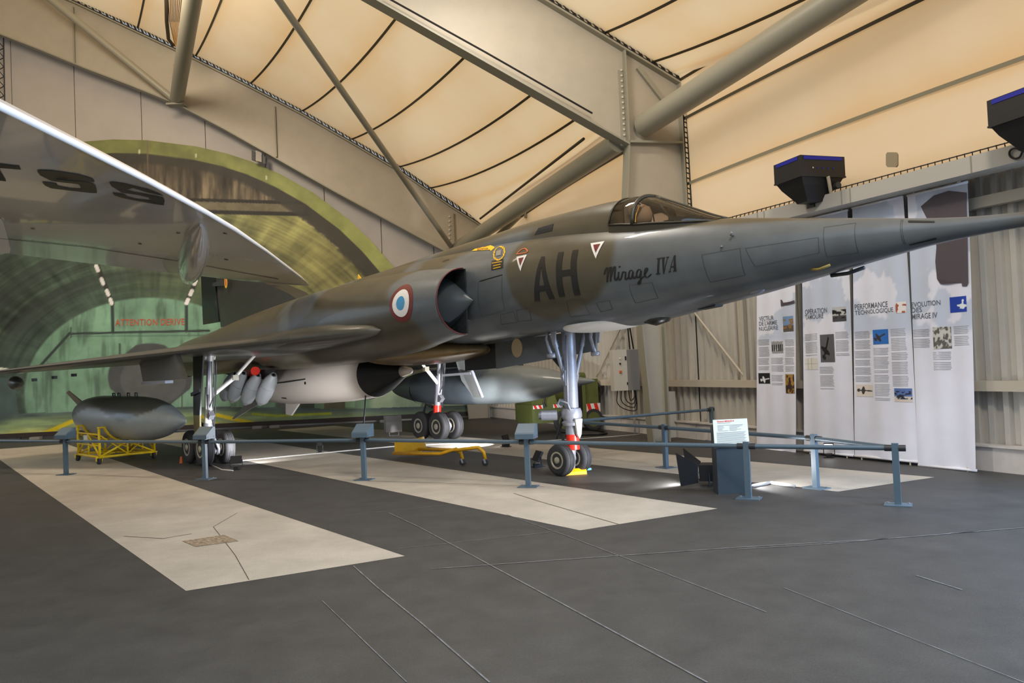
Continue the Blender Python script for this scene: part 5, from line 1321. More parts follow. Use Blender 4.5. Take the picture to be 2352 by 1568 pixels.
v = verts_np(tb); zz = v[:, 2] + .12 * np.sin(v[:, 0] * 2.2)
g = 1 - sstep(.08, .13, zz + .0); g = np.maximum(g, (1 - sstep(.0, .04, np.abs(v[:, 0] - 1.75 - v[:, 2]) - .25)) * 1)
set_color(tb, np.array([L(74 / 255), L(76 / 255), L(68 / 255)]) * (1 - g[:, None]) + np.array([L(146 / 255), L(154 / 255), L(154 / 255)]) * g[:, None], 'camo')  # lower grey field lightened to stand in for light on the tank
for x in (-.6, -.35, .1, .45):
    MB().tube([(x - .05, 0, .42), (x - .05, 0, .49), (x + .05, 0, .49), (x + .05, 0, .42)], .014, 6).build('lifting_lug', M_dark, tk)
MB().prism([(-2.0, .0, .22), (-2.35, .0, .16), (-3.05, -.05, .52), (-2.9, -.05, .56)], (0, .025, 0)).build('tail_fin', mat('fin_brown', S(112, 98, 62), 0.5), tk)
MB().prism([(-2.0, .25, -.05), (-2.35, .18, -.05), (-2.75, .55, -.35), (-2.6, .6, -.33)], (0, .0, .025)).build('tail_fin', M_dark, tk)

# ------------------------------------------------------------------ barrier round the exhibit
RZ = .59
front = [(152, 1090), (472, 1100), (837, 1102), (1214, 1118), (1720, 1145), (2063, 1160)]
back = [(1875, 1121), (1530, 1074)]
PF = [ground(*q) for q in front]; PB = [ground(*q) for q in back]
hid = Vector((.93, 13.45, 0)); far_ = Vector((3.72, 14.9, 0)); left_ = PF[0] + (PF[0] - PF[1]) * .9
def post(p, ang, label, box=False):
    t = thing('barrier_post', label, 'post', p, ang, 'slate blue barrier posts')
    MB().box((0, 0, RZ / 2 + .025), (.065, .055, RZ + .05)).build('upright', M_slate, t)
    MB().box((0, 0, .006), (.26, .2, .012)).build('base_plate', M_slate, t)
    for k in (-1, 1): MB().cyl((k * .03, 0, RZ), (k * .10, 0, RZ), .034, 10).build('rail_socket', M_dark, t, smooth=True, angle=40)
    for kx in (-1, 1): MB().cyl((kx * .1, .06, .012), (kx * .1, .06, .022), .012, 6).build('anchor_bolt', M_steel, t)
    if box:
        w, d = .255, .22
        b = MB().prism([(-w / 2, -d / 2, RZ + .05), (-w / 2, d / 2, RZ + .05), (-w / 2, d / 2, RZ + .235), (-w / 2, d * .28, RZ + .235), (-w / 2, -d / 2, RZ + .115)], (w, 0, 0)).build('sign_box', M_slate, t)
        MB().prism([(-w / 2 + .008, -d / 2 + .012, RZ + .122), (-w / 2 + .008, d * .27, RZ + .236), (w / 2 - .008, d * .27, RZ + .236), (w / 2 - .008, -d / 2 + .012, RZ + .122)], (0, -.002, .004)).build('sign_face', M_slate, b)
        for sx in (-1, 1):
            for yy in (-.07, .07): MB().cyl((sx * w / 2, yy, RZ + .08), (sx * (w / 2 + .004), yy, RZ + .08), .006, 6).build('screw', M_dark, b)
    return t
fa_ = [math.atan2(PF[1].y - PF[0].y, PF[1].x - PF[0].x)] * 4 + [math.atan2(PF[5].y - PF[4].y, PF[5].x - PF[4].x)] * 2
names = ['barrier post with sloped box in front of the yellow trolley', 'barrier post with sloped box in front of the near main wheels', 'barrier post with sloped box left of the amber tow frame', 'barrier post with sloped box left of the nose wheels',
         'plain barrier post at the right edge of the text lectern', 'plain barrier post at the right end of the barrier']
for i, p in enumerate(PF): post(p, fa_[i] + (math.radians(8) if i < 4 else 0), names[i], i < 4)
ab = math.atan2(PB[0].y - PB[1].y, PB[0].x - PB[1].x)
post(PB[0], ab, 'plain barrier post in front of the second and third banners'); post(PB[1], ab, 'plain barrier post to the right of the nose wheels'); post(hid, ab, 'barrier post hidden behind the nose wheel leg')
post(far_, math.atan2(far_.y - hid.y, far_.x - hid.x), 'farthest barrier post beside the corrugated wall')
def rail(a, b, label, r=.026):
    d = (b - a).normalized(); o = MB().cyl(a + d * .06 + UP * RZ, b - d * .06 + UP * RZ, r, 12).build('barrier_rail', M_slate, smooth=True, angle=40)
    tag(o, label, 'rail', 'slate blue barrier rails')
rail(left_, PF[0], 'leftmost barrier rail leaving the frame at the left')
for i, l in enumerate(('barrier rail passing in front of the trolley and fuel tank', 'barrier rail passing in front of the near main wheels', 'barrier rail running over the amber tow frame', 'barrier rail crossing in front of the nose leg and lectern', 'rightmost front barrier rail below the banners')): rail(PF[i], PF[i + 1], l)
rail(PF[5], PB[0], 'short barrier rail at the right corner of the barrier'); rail(PB[0], PB[1], 'back barrier rail behind the text lectern'); rail(PB[1], hid, 'back barrier rail meeting the nose leg, lower of two'); rail(hid, far_, 'back barrier rail meeting the nose leg, upper of two')

# ------------------------------------------------------------------ text lectern
lp = ground(1686, 1133); la = math.radians(3)
lc_ = thing('text_lectern', 'dark slate lectern with a cream text board beside a barrier post', 'sign', lp, la)
lw = .385
MB().prism([(-lw / 2, -.02, 0), (-lw / 2, .16, 0), (-lw / 2, .16, .80), (-lw / 2, -.02, .56)], (lw, 0, 0)).build('stand', M_slated, lc_)
bd0 = Vector((-lw / 2 - .025, -.05, .55)); bx = Vector((lw + .03, 0, 0)); bz = Vector((.045, .17, .31))
bo = MB().prism([bd0, bd0 + bx, bd0 + bx + bz, bd0 + bz], bx.cross(bz).normalized() * -.012).build('text_board', M_signboard, lc_)
nb = bx.cross(bz).normalized() * .003
if nb.y > 0: nb = -nb
def onb(u, v): return bd0 + bx * u + bz * v + nb
v_, f_ = fit_text('Dassault MIRAGE IV', .12, .90, .62, .96, bold=.02); MB().add([onb(*p) for p in v_], f_).build('red_heading', M_red, bo, label='red heading of the text board')
tl = MB()
rows = [(.86, .12, .50), (.78, .12, .86), (.74, .12, .30), (.74, .46, .84), (.70, .12, .32), (.70, .46, .76), (.66, .12, .28), (.66, .46, .68), (.62, .12, .26), (.62, .46, .80), (.58, .12, .42), (.58, .46, .66)] + [(.52 - .035 * k, .08, .93 - .03 * (k % 3)) for k in range(14)]
for y, a, b in rows: tl.add([onb(a, y), onb(b, y), onb(b, y + .010), onb(a, y + .010)], [(0, 1, 2, 3)])
tl.build('text_lines', M_print, bo)

# ------------------------------------------------------------------ floodlights
bp_ = ground(1612, 1114)
bl = thing('barndoor_floodlight', 'black floodlight with tall barn doors on the floor left of the lectern', 'floodlight', bp_, math.radians(158))
MB().box((-.12, 0, .17), (.26, .26, .20)).build('lamp_body', M_black, bl)
MB().box((.012, 0, .17), (.006, .20, .14)).build('lens', M_lit, bl)
for s in (-1, 1): MB().prism([(.02, s * .135, .05), (.22, s * .24, .02), (.26, s * .26, .44), (.02, s * .135, .28)], (0, s * .006, 0)).build('barn_door', M_black, bl)
MB().tube([(-.12, -.17, .17), (-.12, -.17, .01), (-.12, .17, .01), (-.12, .17, .17)], .012, 6).build('yoke', M_black, bl)
def small_flood(px, py, ang, label, w=.19, tilt=.35):
    p = ground(px, py); t = thing('floodlight', label, 'floodlight', p, ang, 'small black floodlights on the floor')
    M = Matrix.Rotation(-tilt, 3, 'X')
    MB().box((0, 0, .17), (w, .035, w * .68), M).build('lamp_head', M_black, t)
    MB().box((0, .022, .165), (w * .86, .006, w * .54), M).build('lens', M_lit, t)
    MB().tube([(-w / 2 - .008, 0, .17), (-w / 2 - .008, 0, .05), (w / 2 + .008, 0, .05), (w / 2 + .008, 0, .17)], .008, 6).box((0, 0, .03), (.07, .14, .06)).box((0, 0, .006), (.14, .18, .012)).build('bracket', M_black, t)
small_flood(543, 1078, 0.15, 'small black floodlight beside the near main wheels')
small_flood(1162, 1026, 1.0, 'small black floodlight right of the far main wheels', .19)
small_flood(1236, 1072, -1.2, 'small black floodlight leaning left of the nose wheels', .24, .5)
small_flood(1905, 1056 - 6, 2.6, 'small lit floodlight on the floor before the banners', .14)
small_flood(735, 1036 + 4, 0.3, 'small black floodlight with cable left of the amber tow frame', .10)
# cable covers lying on the floor
def floor_tube(px, r, name, label, cat, m, z=None):
    o = MB().tube(soft([ground(*q) + UP * (z or r * .9) for q in px]) if m is M_black else [ground(*q) + UP * (z or r * .9) for q in px], r, 8).build(name, m, smooth=True); tag(o, label, cat); return o
M_cable = mat('white_cable_cover', S(200, 196, 190), 0.5)
floor_tube([(545, 1060), (700, 1045), (905, 1026), (1030, 1020), (1180, 1012)], .012, 'cable_cover', 'long thin white cable cover on the floor behind the barrier', 'cable', M_cable)
floor_tube([(1150, 1020), (1300, 1010), (1400, 1004), (1470, 998)], .010, 'cable', 'thin pale cable on the floor behind the nose wheels', 'cable', M_cable)
floor_tube([(480, 1066), (510, 1080), (535, 1082)], .012, 'cable', 'short white cable running to the floodlight by the near wheels', 'cable', M_cable)
floor_tube([(1728, 1120), (1768, 1112)], .022, 'cable_tube', 'short white tube on the lit floor right of the lectern', 'tube', M_cable)
floor_tube([(1772, 1112), (1825, 1120)], .022, 'cable_tube', 'second white tube on the lit floor, nearer the back barrier post', 'tube', M_cable)
floor_tube([(1300, 1003), (1340, 1000), (1388, 1000), (1396, 994), (1350, 988), (1310, 988)], .03, 'black_hose', 'black hose coiled on the floor behind the nose leg', 'hose', M_black)
c0 = JM @ jy(840, 902, -.2)
o = MB().tube([c0, hit(838, 940, (0, 1, 0), c0), hit(834, 985, (0, 1, 0), c0 - Vector((0, .3, 0))), ground(830, 1018)], .014, 6).build('hanging_cable', M_dark, smooth=True); tag(o, 'dark cable hanging from the missile nose to the floor', 'cable')

# amber tow frame, chock, grey flood box
t0_ = ground(1000, 1050); tf = thing('tow_frame', 'amber tubular tow frame with two castor legs on the floor', 'tow frame', t0_, 0)
def tw(px, py, z): return ground(px, py) + UP * z
cA = [ground(1063, 1068), ground(1115, 1069)]; base_l = ground(905, 1058); 
Pn = [base_l + UP * .13, cA[0] + Vector((-.35, .02, .20)), cA[0] + Vector((-.10, 0, .27)), cA[0] + Vector((-.02, 0, .20)), cA[0] + Vector((0, 0, .10))]
Pf = [base_l + Vector((.1, .7, .13)), cA[1] + Vector((-.45, .1, .26)), cA[1] + Vector((-.10, 0, .30)), cA[1] + Vector((-.02, 0, .22)), cA[1] + Vector((0, 0, .10))]
for P in (Pn, Pf): MB().tube(P, .03, 10).build('side_tube', M_amber, tf, world=True, smooth=True)
MB().tube([Pn[0], Pf[0]], .03, 10).build('cross_tube', M_amber, tf, world=True, smooth=True)
MB().prism([base_l + Vector((.0, .12, .10)), base_l + Vector((.42, .16, .12)), base_l + Vector((.38, .16, .36)), base_l + Vector((-.0, .12, .34))], Vector((.03, .05, 0))).build('tow_plate', M_amber, tf, world=True)
MB().prism([base_l + Vector((.42, .16, .12)), base_l + Vector((.50, .5, .12)), base_l + Vector((.46, .5, .36)), base_l + Vector((.38, .16, .36))], Vector((.03, 0, 0))).build('tow_plate', M_amber, tf, world=True)
for c in cA:
    f = MB().bar(c + Vector((-.02, -.025, .11)), c + Vector((.0, -.025, .04)), .01, .03).bar(c + Vector((-.02, .025, .11)), c + Vector((0, .025, .04)), .01, .03).build('castor_fork', M_steel, tf, world=True)
    w_ = MB().lathe([(-.015, .03), (-.018, .052), (0, .056), (.018, .052), (.015, .03)], c + Vector((0, 0, .056)), (.3, 1, 0), 16).build('castor_wheel', M_rubber, f, world=True, smooth=True)
ck = ground(1322, 1089); chk = thing('wheel_chock', 'bright amber chock in front of the nose wheels', 'chock', ck, math.radians(10))
MB().prism([(-.155, -.05, 0), (-.155, .06, 0), (-.155, .05, .07), (-.155, .0, .085), (-.155, -.05, .045)], (.31, 0, 0)).build('block', mat('chock_amber', S(250, 176, 8), 0.45), chk)
bc = ground(1336, 1083); o = MB().bar(bc + UP * .03, bc + Vector((.14, .02, .035)), .05, .03).build('blue_strap', M_decalblue); tag(o, 'small blue strap at the foot of the nose wheels', 'strap')
oc = ground(412, 1064); o = MB().prism([oc, oc + Vector((.05, 0, 0)), oc + Vector((.05, 0, .13)), oc + Vector((.02, 0, .13))], (0, .04, 0)).build('orange_chock', M_decalorange); tag(o, 'small orange chock left of the near main wheels', 'chock')
gp_ = ground(906, 1000)
gb = thing('grey_flood_box', 'grey plastic flood lamp box on a stand before the mural', 'flood lamp', gp_, math.radians(12))
MB().prism([(-.20, 0, .10), (-.20, .04, .46), (-.20, -.05, .46), (-.20, -.15, .34), (-.20, -.12, .10)], (.38, 0, 0)).build('housing', M_greyplastic, gb)
MB().box((-.03, .03, .28), (.42, .03, .40)).build('back_frame', M_greyplastic, gb)
MB().tube([(-.12, 0, .12), (-.12, -.02, .012), (.1, -.02, .012), (.1, 0, .12)], .012, 6).build('stand', M_steel, gb)

# ------------------------------------------------------------------ electric cabinet, wall duct and conduits
BXC = WX - .33
c0 = on_wall(1468, 850, BXC); c1 = on_wall(1443, 850, BXC)
eb = thing('electric_cabinet', 'grey electric cabinet with red switch on the corrugated wall', 'cabinet', (c0.x, c0.y, .95), math.atan2(DX.y, DX.x) - math.pi / 2 + math.radians(-8))
# local x to the right seen from the hall, y into the wall
EW = .42; EZ = .86
eb.rotation_euler[2] = math.radians(10); eb.matrix_basis = Matrix.Translation(eb.location) @ Matrix.Rotation(math.radians(10), 4, 'Z')
cx0 = -.56
MB().box((cx0 + .28, .12, EZ / 2), (.56, .24, EZ)).build('body', M_box, eb)
dr = MB().box((cx0 + .15, -.012, EZ / 2), (.29, .022, EZ - .01)).build('door', M_box, eb)
MB().box((cx0 + .43, -.006, EZ / 2), (.25, .012, EZ - .01)).build('side_panel', M_greyplastic, eb)
MB().cyl((cx0 + .14, -.02, .68), (cx0 + .14, -.045, .68), .02, 12).build('lamp', M_white, dr)
MB().cyl((cx0 + .14, -.02, .57), (cx0 + .14, -.05, .57), .018, 12).build('key_switch', M_black, dr)
MB().box((cx0 + .14, -.035, .40), (.05, .03, .05)).build('red_switch', M_decalorange, dr, label='orange red switch')
MB().box((cx0 + .265, -.03, .68), (.03, .02, .08)).build('handle', M_black, dr); MB().box((cx0 + .28, -.03, .15), (.02, .02, .05)).build('latch', M_black, dr)
for k in range(4):
    x = cx0 + .34 + .04 * k; MB().tube(soft([(x - .12 * k, .1, .0), (x - .14 * k, .06, -.14 - .06 * k), (x + .02, .06, -.24 - .08 * k), (x + .14 - .03 * k, .08, -.14 - .05 * k), (x + .12 - .03 * k, .1, .0)]), .010, 6).build('cable_loop', M_black, eb, smooth=True)
for k in range(2): MB().tube([(cx0 + .42 + .08 * k, .12, EZ), (cx0 + .40 + .04 * k, .14, EZ + .5), (cx0 + .38 + .04 * k, .15, EZ + 1.2)], .016, 6).build('riser_cable', M_black, eb, smooth=True)
d0 = on_wall(1458, 985, WX - .22)
o = MB().cyl((d0.x, d0.y, .0), (d0.x, d0.y, 1.0), .02, 10).build('conduit', M_white, smooth=True); tag(o, 'thin white conduit dropping from the electric cabinet to the floor', 'pipe')
da = on_wall(1505, 940, WX - .3); db = on_wall(1534, 940, WX - .3)
o = MB().prism([Vector((da.x, da.y, 0)), Vector((db.x, db.y, 0)), Vector((db.x, db.y, 0)) + DX * .2, Vector((da.x, da.y, 0)) + DX * .2], UP * .92).build('wall_duct', M_box); tag(o, 'low white sheet metal duct beside the electric cabinet', 'duct')

# ------------------------------------------------------------------ green ground power unit
g0 = ground(1262, 997); gu = thing('ground_power_unit', 'olive green ground power trailer with red and white stripes behind the nose leg', 'power unit', g0, math.radians(22))
MB().box((.15, .55, .46), (1.05, 1.0, .42)).build('lower_body', M_green, gu)
MB().prism([(-.36, .05, .66), (-.36, 1.05, .66), (-.36, 1.0, 1.15), (-.36, .35, 1.1)], (.62, 0, 0)).build('engine_cover', M_green, gu)
MB().box((.98, .55, .72), (.68, .95, .92)).build('generator_cabinet', M_green, gu)
MB().box((.78, .065, .78), (.22, .02, .7)).build('radiator_grille', M_black, gu)
MB().box((.93, .05, .72), (.07, .05, 1.0)).build('cabinet_post', M_green, gu)
MB().lathe([(-.2, .12), (.2, .12)], (1.0, .55, 1.22), (1, 0, 0), 14).build('exhaust_silencer', M_green, gu, smooth=True, angle=40)
MB().box((.98, .55, 1.0), (.10, .1, .6)).build('lifting_mast', M_green, gu)
ring = [(.72 + .10 * math.cos(t), .5, 1.52 + .10 * math.sin(t)) for t in np.linspace(0, 2 * math.pi, 21)]
MB().tube(ring, .026, 8).tube([(.72, .5, 1.42), (.68, .5, 1.25), (.72, .5, 1.1)], .03, 8).build('lifting_ring', mat('old_brass', S(120, 96, 50), 0.5, metal=.4), gu, smooth=True)
for x, y in ((.38, .0), (1.15, .1)):
    w_ = MB().lathe([(-.07, .17), (-.075, .235), (-.03, .255), (.03, .255), (.075, .235), (.07, .17)], (x, y, .255), (0, 1, 0), 24).build('tyre', M_rubber, gu, smooth=True, angle=40)
    MB().lathe([(-.074, .17), (-.05, .11), (-.08, .05), (-.08, .001)], (x, y, .255), (0, 1, 0), 20).build('wheel_disc', M_green, w_, smooth=True, angle=30)
def stripes(x0, x1, z0, z1, y, nst):
    b = MB().box(((x0 + x1) / 2, y, (z0 + z1) / 2), (x1 - x0, .012, z1 - z0)).build('hazard_plate', M_decalwhite, gu); mb = MB()
    for k in range(nst):
        a = x0 + (x1 - x0) * (k + .05) / nst; w = (x1 - x0) / nst * .5
        mb.prism([(a + w * .6, y - .01, z0), (min(x1, a + w * 1.6), y - .01, z0), (a + w, y - .01, z1), (a, y - .01, z1)], (0, .003, 0))
    mb.build('hazard_stripes', M_red, b)
stripes(-.36, -.12, .58, .66, .03, 2); stripes(.14, .36, .58, .66, .03, 2); stripes(.98, 1.34, .42, .62, .05, 2)
gl = MB()
for k in range(7): gl.box((-.1, .045, .34 + .035 * k), (.4, .01, .012))
gl.build('louvre_slats', M_green, gu)
MB().tube([(-.1, .02, .95), (-.06, .0, .85), (-.1, .02, .72), (-.08, .0, .6)], .02, 6).tube([(1.32, .1, 1.1), (1.42, .05, .9), (1.34, .08, .7), (1.40, .05, .9)], .02, 6).build('hose', M_black, gu)
MB().prism([(.24, .0, .62), (.5, .0, .62), (.5, .0, .75), (.3, .0, .78)], (0, .04, 0)).build('tool_tray', M_slate, gu)

# ------------------------------------------------------------------ projectors on the gutter beam
def projector(px, py, label, xp=9.2, sc=1.0):
    p = on_wall(px, py, xp)
    t = thing('projector', label, 'projector', p, AY * -1 - math.radians(8) + math.radians(0), 'black projectors on the gutter beam')
    w, d, h = .78 * sc, .62 * sc, .30 * sc
    MB().box((0, 0, .33 * sc + h / 2), (w, d, h)).build('housing', M_black, t)
    for s in (-1, 1):
        MB().box((0, s * (d / 2 + .004), .33 * sc + h - .035), (w * .86, .006, .05)).build('blue_gel', M_blue, t)
        MB().box((s * (w / 2 + .004), 0, .33 * sc + h - .035), (.006, d * .8, .05)).build('blue_gel', M_blue, t)
    MB().loft([[(x * w * k, y * d * k, z) for x, y in ((-.5, -.5), (.5, -.5), (.5, .5), (-.5, .5))] for k, z in ((.96, .335 * sc), (.80, .22 * sc), (.42, .03 * sc), (.38, 0))]).build('hopper', M_black, t)
    MB().box((0, 0, .33 * sc), (w * 1.02, d * 1.02, .02)).build('flange', M_black, t)
    MB().bar((.06 * sc, -d / 2 - .02, .32 * sc), (.20 * sc, -d * .36, .03), .05, .02, (0, -1, 0)).build('bracket_arm', M_girt, t)
    MB().cyl((.24 * sc, -d * .44, .2 * sc), (.24 * sc, -d * .44 - .06, .2 * sc), .05, 12).build('clamp_knob', M_dark, t)
    for k in range(5): MB().cyl((-.18 * sc + .09 * k, -d / 2 - .001, .45 * sc), (-.18 * sc + .09 * k, -d / 2 - .006, .45 * sc), .012, 6).build('rivet', M_bolt if k == 0 else M_blue, t)
    MB().box((.22 * sc, .1, -.02), (.3, .16, .06)).build('foot', M_dark, t)
    return t
projector(1862, 466, 'black projector with blue trim on the beam above the nose cone')
projector(2392, 345, 'black projector with blue trim cut by the right frame edge', 9.15, 1.0)
kc = [on_wall(2320 + 14 * math.cos(a) + 12, 352 + 12 * math.sin(a), 9.28) for a in np.linspace(0.6, 5.6, 16)]
o = MB().tube([on_wall(2352, 340, 9.28)] + kc, .012, 6).build('looped_cable', M_black, smooth=True); tag(o, 'looped black cable on the beam at the right frame edge', 'cable')

# ------------------------------------------------------------------ hanging banners
BX = 9.60
def bw(px, py):
    P = on_wall(px, py, BX); return (-(P.dot(DY)), P.z)          # across to the right, up
def bpt(w, z, off=0.0): return DX * (BX - off) + DY * (-w) + UP * z
BN = {}
def banner_off(w, z):
    c, ph = BN['c'], BN['ph']; v = (z - c[0][1]) / (c[3][1] - c[0][1]); v = min(1, max(0, v))
    l = c[0][0] * (1 - v) + c[3][0] * v; r = c[1][0] * (1 - v) + c[2][0] * v; u = (w - l) / (r - l)
    return .012 * math.sin(u * 7 + ph) * (1 - v * .6) + .008 * math.sin(u * 15 + ph * 2 + v * 3) + .035 * (1 - v) ** 2
def bon(w, z, off=.004): return bpt(w, z, banner_off(w, z) + off)
def banner(xl_t, xr_t, yl_t, yr_t, xl_b, xr_b, yl_b, yr_b, label):
    """four corner pixels"""
    c = [bw(xl_b, yl_b), bw(xr_b, yr_b), bw(xr_t, yr_t), bw(xl_t, yl_t)]
    t = thing('hanging_banner', label, 'banner', bpt((c[0][0] + c[1][0]) / 2, 0), 0, 'white exhibition banners')
    nx, nz = 40, 110; vs = []; cl = []
    ph = random.Random(int(xl_b)).random() * 6
    BN['c'] = c; BN['ph'] = ph
    for j in range(nz + 1):
        v = j / nz
        for i in range(nx + 1):
            u = i / nx
            w = (c[0][0] * (1 - u) + c[1][0] * u) * (1 - v) + (c[3][0] * (1 - u) + c[2][0] * u) * v
            z = (c[0][1] * (1 - u) + c[1][1] * u) * (1 - v) + (c[3][1] * (1 - u) + c[2][1] * u) * v
            off = .012 * math.sin(u * 7 + ph) * (1 - v * .6) + .008 * math.sin(u * 15 + ph * 2 + v * 3)
            vs.append(bpt(w, z, off + .035 * (1 - v) ** 2)); cl.append((w, z))
    fs = [(j * (nx + 1) + i, j * (nx + 1) + i + 1, (j + 1) * (nx + 1) + i + 1, (j + 1) * (nx + 1) + i) for j in range(nz) for i in range(nx)]
    o = MB().add(vs, fs).build('cloth', M_bannercloth, t, world=True, smooth=True)
    a = np.array(cl); m = sstep(.50, .53, fbm(a[:, 0] * 2.2 + 11, a[:, 1] * 2.0 + 5, 5)) * sstep(1.7, 1.9, a[:, 1])
    bnd = np.exp(-((a[:, 1] - 1.83) / .10) ** 2) * 0
    wh = np.array([L(232 / 255), L(233 / 255), L(246 / 255)]); bl_ = np.array([L(200 / 255), L(208 / 255), L(226 / 255)])
    set_color(o, wh * (1 - m[:, None]) + bl_ * m[:, None], 'camo')
    for q, nm in ((0, 'bottom_rod'), (1, 'top_rod')):
        A_ = c[0] if q == 0 else c[3]; B_ = c[1] if q == 0 else c[2]
        MB().cyl(bpt(A_[0], A_[1], .03 if q == 0 else 0), bpt(B_[0], B_[1], .03 if q == 0 else 0), .018, 8).build(nm, M_banner, t, world=True, smooth=True)
    for A_ in (c[0], c[1]):
        p = bpt(A_[0] + (.12 if A_ is c[0] else -.12), 0, .03); MB().cyl(Vector((p.x, p.y, 0)), Vector((p.x, p.y, .06)), .010, 6).build('floor_hook', M_bolt, t, world=True)
    for A_ in (c[3], c[2]):
        MB().bar(bpt(A_[0] + (.1 if A_ is c[3] else -.1), A_[1] - .01), bpt(A_[0] + (.1 if A_ is c[3] else -.1), A_[1] + .12), .02, .006, DX).build('top_strap', M_banner, t, world=True)
    return t
M_bannercloth = attr_mat('banner_cloth', 0.6, 0.03, 3, 'camo')
ZO = lambda x, y: (1552 + x / 2.94, 500 + y / 2.94)
def rectw(x0, y0, x1, y1):
    """zoom-crop rectangle (left edge heights) to banner coordinates"""
    a = bw(*ZO(x0, y0)); b = bw(*ZO(x0, y1)); c = bw(*ZO(x1, y0)); return a[0], c[0], b[1], a[1]
def b_title(t, body, x0, y0, x1, y1):
    w0, w1, z0, z1 = rectw(x0, y0, x1, y1); v, f = fit_text(body, w0, z0, w1, z1, bold=.004); MB().add([bon(p[0], p[1]) for p in v], f).build('title_line', M_titleprint, t, world=True)
def b_lines(t, blocks):
    mb = MB()
    for x0, y0, x1, y1 in blocks:
        w0, w1, z0, z1 = rectw(x0, y0, x1, y1); n = max(2, int((z1 - z0) / .021))
        for k in range(n):
            z = z1 - (k + .5) * (z1 - z0) / n
            if k and k % 9 == 5: continue
            e = w1 - (w1 - w0) * (.02 + .1 * random.random())
            m_ = (w0 + e) / 2; mb.add([bon(w0, z), bon(m_, z), bon(e, z), bon(e, z + .0075), bon(m_, z + .0075), bon(w0, z + .0075)], [(0, 1, 4, 5), (1, 2, 3, 4)])
    mb.build('body_text', M_bodyprint, t, world=True, kind='stuff')
def b_photo(t, x0, y0, x1, y1, fn, label):
    w0, w1, z0, z1 = rectw(x0, y0, x1, y1); n = 34; vs = []; U = []; V = []
    for j in range(n + 1):
        for i in range(n + 1):
            vs.append(bon(w0 + (w1 - w0) * i / n, z0 + (z1 - z0) * j / n)); U.append(i / n); V.append(j / n)
    o = MB().add(vs, [(j * (n + 1) + i, j * (n + 1) + i + 1, (j + 1) * (n + 1) + i + 1, (j + 1) * (n + 1) + i) for j in range(n) for i in range(n)]).build('photo_print', M_bannercloth, t, world=True, label=label)
    c = np.clip(fn(np.array(U), np.array(V)), 0, 255) / 255.; set_color(o, np.where(c <= .04045, c / 12.92, ((c + .055) / 1.055) ** 2.4), 'camo')
def mixc(m, a, b): m = np.clip(m, 0, 1)[:, None]; return np.array(a, float) * (1 - m) + np.array(b, float) * m
def spots(seed, a, b, sc=6, lo=.45, hi=.55): return lambda u, v: mixc(sstep(lo, hi, fbm(u * sc + seed * 7.3, v * sc + seed * 3.1, 4)), a, b)
def plane_photo(sky, body, cx=.5, cy=.5, rot=.4, s=.4):
    def f(u, v):
        a = (u - cx) * math.cos(rot) + (v - cy) * math.sin(rot); b = -(u - cx) * math.sin(rot) + (v - cy) * math.cos(rot)
        m = ((np.abs(b) < .05) & (np.abs(a) < s)) | ((np.abs(a + .1) < .12 - .25 * np.abs(b)) & (np.abs(b) < .32)) | ((np.abs(a + s * .8) < .06) & (np.abs(b) < .13))
        return mixc(m * 1.0, sky, body)
    return f
def crew(u, v):
    c = mixc(sstep(.3, .5, fbm(u * 5, v * 5, 3)), (205, 205, 205), (150, 150, 150)); k = (np.sin(u * 34) > -.2) & (v < .72) & (v > .15); return np.where(k[:, None], np.array([40, 40, 42.]), c)
def two_tone(top, bottom, obj, seed):
    def f(u, v):
        c = mixc(sstep(.35, .45, v), bottom, top); m = sstep(.5, .56, fbm(u * 4 + seed, v * 5 + seed, 4)) * (np.abs(v - .5) < .3); return c * (1 - m[:, None]) + np.array(obj, float) * m[:, None]
    return f
def silhouette(t, pts, label):
    MB().add([bon(*bw(*q), .012) for q in pts], [tuple(range(len(pts)))]).build('aircraft_silhouette', M_silh, t, world=True, label=label)
B1 = banner(1738, 1824, 515, 508, 1742, 1833, 1026, 1043, 'white hanging banner farthest left, headed VECTEUR DE L\'ARME NUCLÉAIRE')
for s, a in (('VECTEUR', (567, 668, 665, 697)), ("DE L'ARME", (567, 701, 684, 729)), ('NUCLÉAIRE', (567, 730, 690, 764))): b_title(B1, s, *a)
b_lines(B1, [(565, 822, 640, 940), (740, 822, 806, 940), (565, 948, 640, 1030), (652, 945, 728, 1040), (740, 945, 806, 1040), (655, 1060, 726, 1132)])
b_photo(B1, 722, 668, 795, 770, two_tone((120, 150, 190), (92, 84, 78), (150, 110, 60), 3), 'colour photo of aircraft crew'); b_photo(B1, 653, 835, 722, 915, crew, 'black and white group photo')
b_photo(B1, 567, 1048, 643, 1118, plane_photo((30, 30, 36), (225, 225, 228), .55, .4, .2), 'photo of a white aircraft on dark ground'); b_photo(B1, 742, 1056, 806, 1184, spots(4, (60, 40, 34), (170, 130, 60), 5), 'dark photo of a console')
silhouette(B1, [(1793, 688), (1796, 688), (1800, 695), (1815, 693), (1826, 689), (1827, 695), (1812, 700), (1794, 703)], 'small dark printed aircraft shape')
B2 = banner(1838, 1947, 508, 482, 1850, 1964, 1034, 1046, 'white hanging banner headed OPÉRATION TAMOURÉ, second from left')
for s, a in (('OPÉRATION', (870, 612, 1025, 655)), ('TAMOURÉ', (870, 650, 999, 688))): b_title(B2, s, *a)
b_lines(B2, [(870, 785, 965, 935), (1083, 770, 1168, 935), (980, 1005, 1078, 1158)])
b_photo(B2, 1062, 605, 1147, 703, two_tone((190, 190, 188), (70, 70, 70), (20, 20, 20), 8), 'black and white ceremony photo'); b_photo(B2, 978, 790, 1075, 975, plane_photo((92, 92, 96), (15, 15, 16), .4, .5, 1.1, .45), 'black and white photo of parked aircraft')
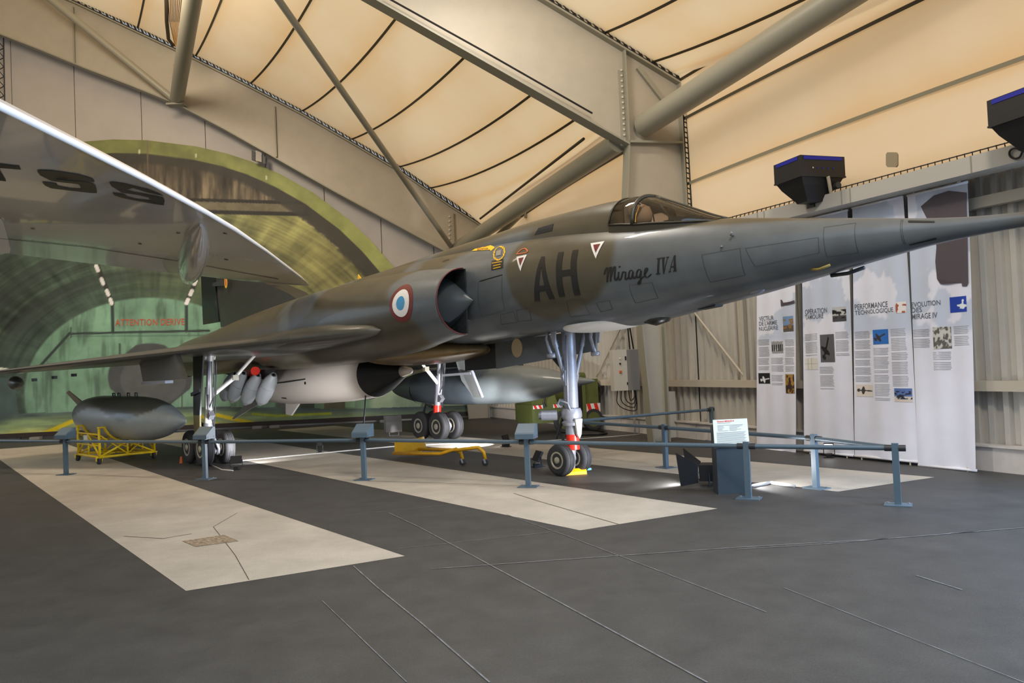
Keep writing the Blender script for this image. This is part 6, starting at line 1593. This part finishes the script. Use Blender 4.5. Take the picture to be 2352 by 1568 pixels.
b_photo(B2, 875, 948, 965, 1025, lambda u, v: mixc(((np.abs(u - .5) < .02) | (np.abs(v - .5) < .02) | (np.abs(u - .2) < .015)) * 1.0, (226, 222, 214), (150, 148, 140)), 'small line drawing')
B3 = banner(1957, 2074, 478, 451, 1967, 2112, 1046, 1060, 'white hanging banner headed PERFORMANCE TECHNOLOGIQUE, third from left')
for s, a in (('PERFORMANCE', (1210, 585, 1435, 622)), ('TECHNOLOGIQUE', (1212, 628, 1475, 662))): b_title(B3, s, *a)
b_lines(B3, [(1212, 768, 1318, 890), (1214, 900, 1320, 1000), (1218, 1010, 1325, 1110), (1340, 880, 1445, 1050), (1348, 1060, 1452, 1235), (1455, 750, 1560, 900), (1462, 910, 1575, 1140)])
b_photo(B3, 1490, 570, 1555, 645, spots(9, (236, 230, 226), (170, 90, 60), 3, .6, .66), 'pale photo with a red shape'); b_photo(B3, 1335, 757, 1438, 855, plane_photo((44, 110, 190), (60, 50, 46), .45, .5, .5), 'blue sky photo of an aircraft')
b_photo(B3, 1225, 1125, 1335, 1205, plane_photo((226, 214, 204), (60, 56, 54), .5, .5, -.06, .45), 'side view photo of an aircraft'); b_photo(B3, 1483, 1150, 1600, 1240, two_tone((90, 120, 180), (220, 208, 196), (36, 44, 60), 5), 'photo of an aircraft with blue canopy')
B4 = banner(2084, 2222, 450, 418, 2113, 2247, 1067, 1080, 'white hanging banner farthest right, with a big dark aircraft shape at its edge')
for s, a in (('EVOLUTION', (1597, 572, 1790, 605)), ('DES', (1598, 609, 1665, 641)), ('MIRAGE IV', (1600, 650, 1772, 687))): b_title(B4, s, *a)
b_lines(B4, [(1608, 755, 1725, 882), (1875, 732, 1985, 868), (1745, 905, 1862, 1032)])
b_photo(B4, 1847, 538, 1965, 642, plane_photo((30, 66, 170), (230, 236, 240), .78, .5, 1.45, .3), 'blue photo of a white aircraft'); b_photo(B4, 1742, 740, 1857, 886, spots(6, (96, 94, 90), (205, 202, 196), 7), 'grey aerial photo')
silhouette(B4, [(2117, 474), (2145, 449), (2181, 438), (2221, 442), (2226, 650), (2222, 657), (2212, 657), (2211, 649), (2161, 652), (2154, 640), (2150, 600), (2152, 568), (2150, 540)], 'dark printed aircraft shape')
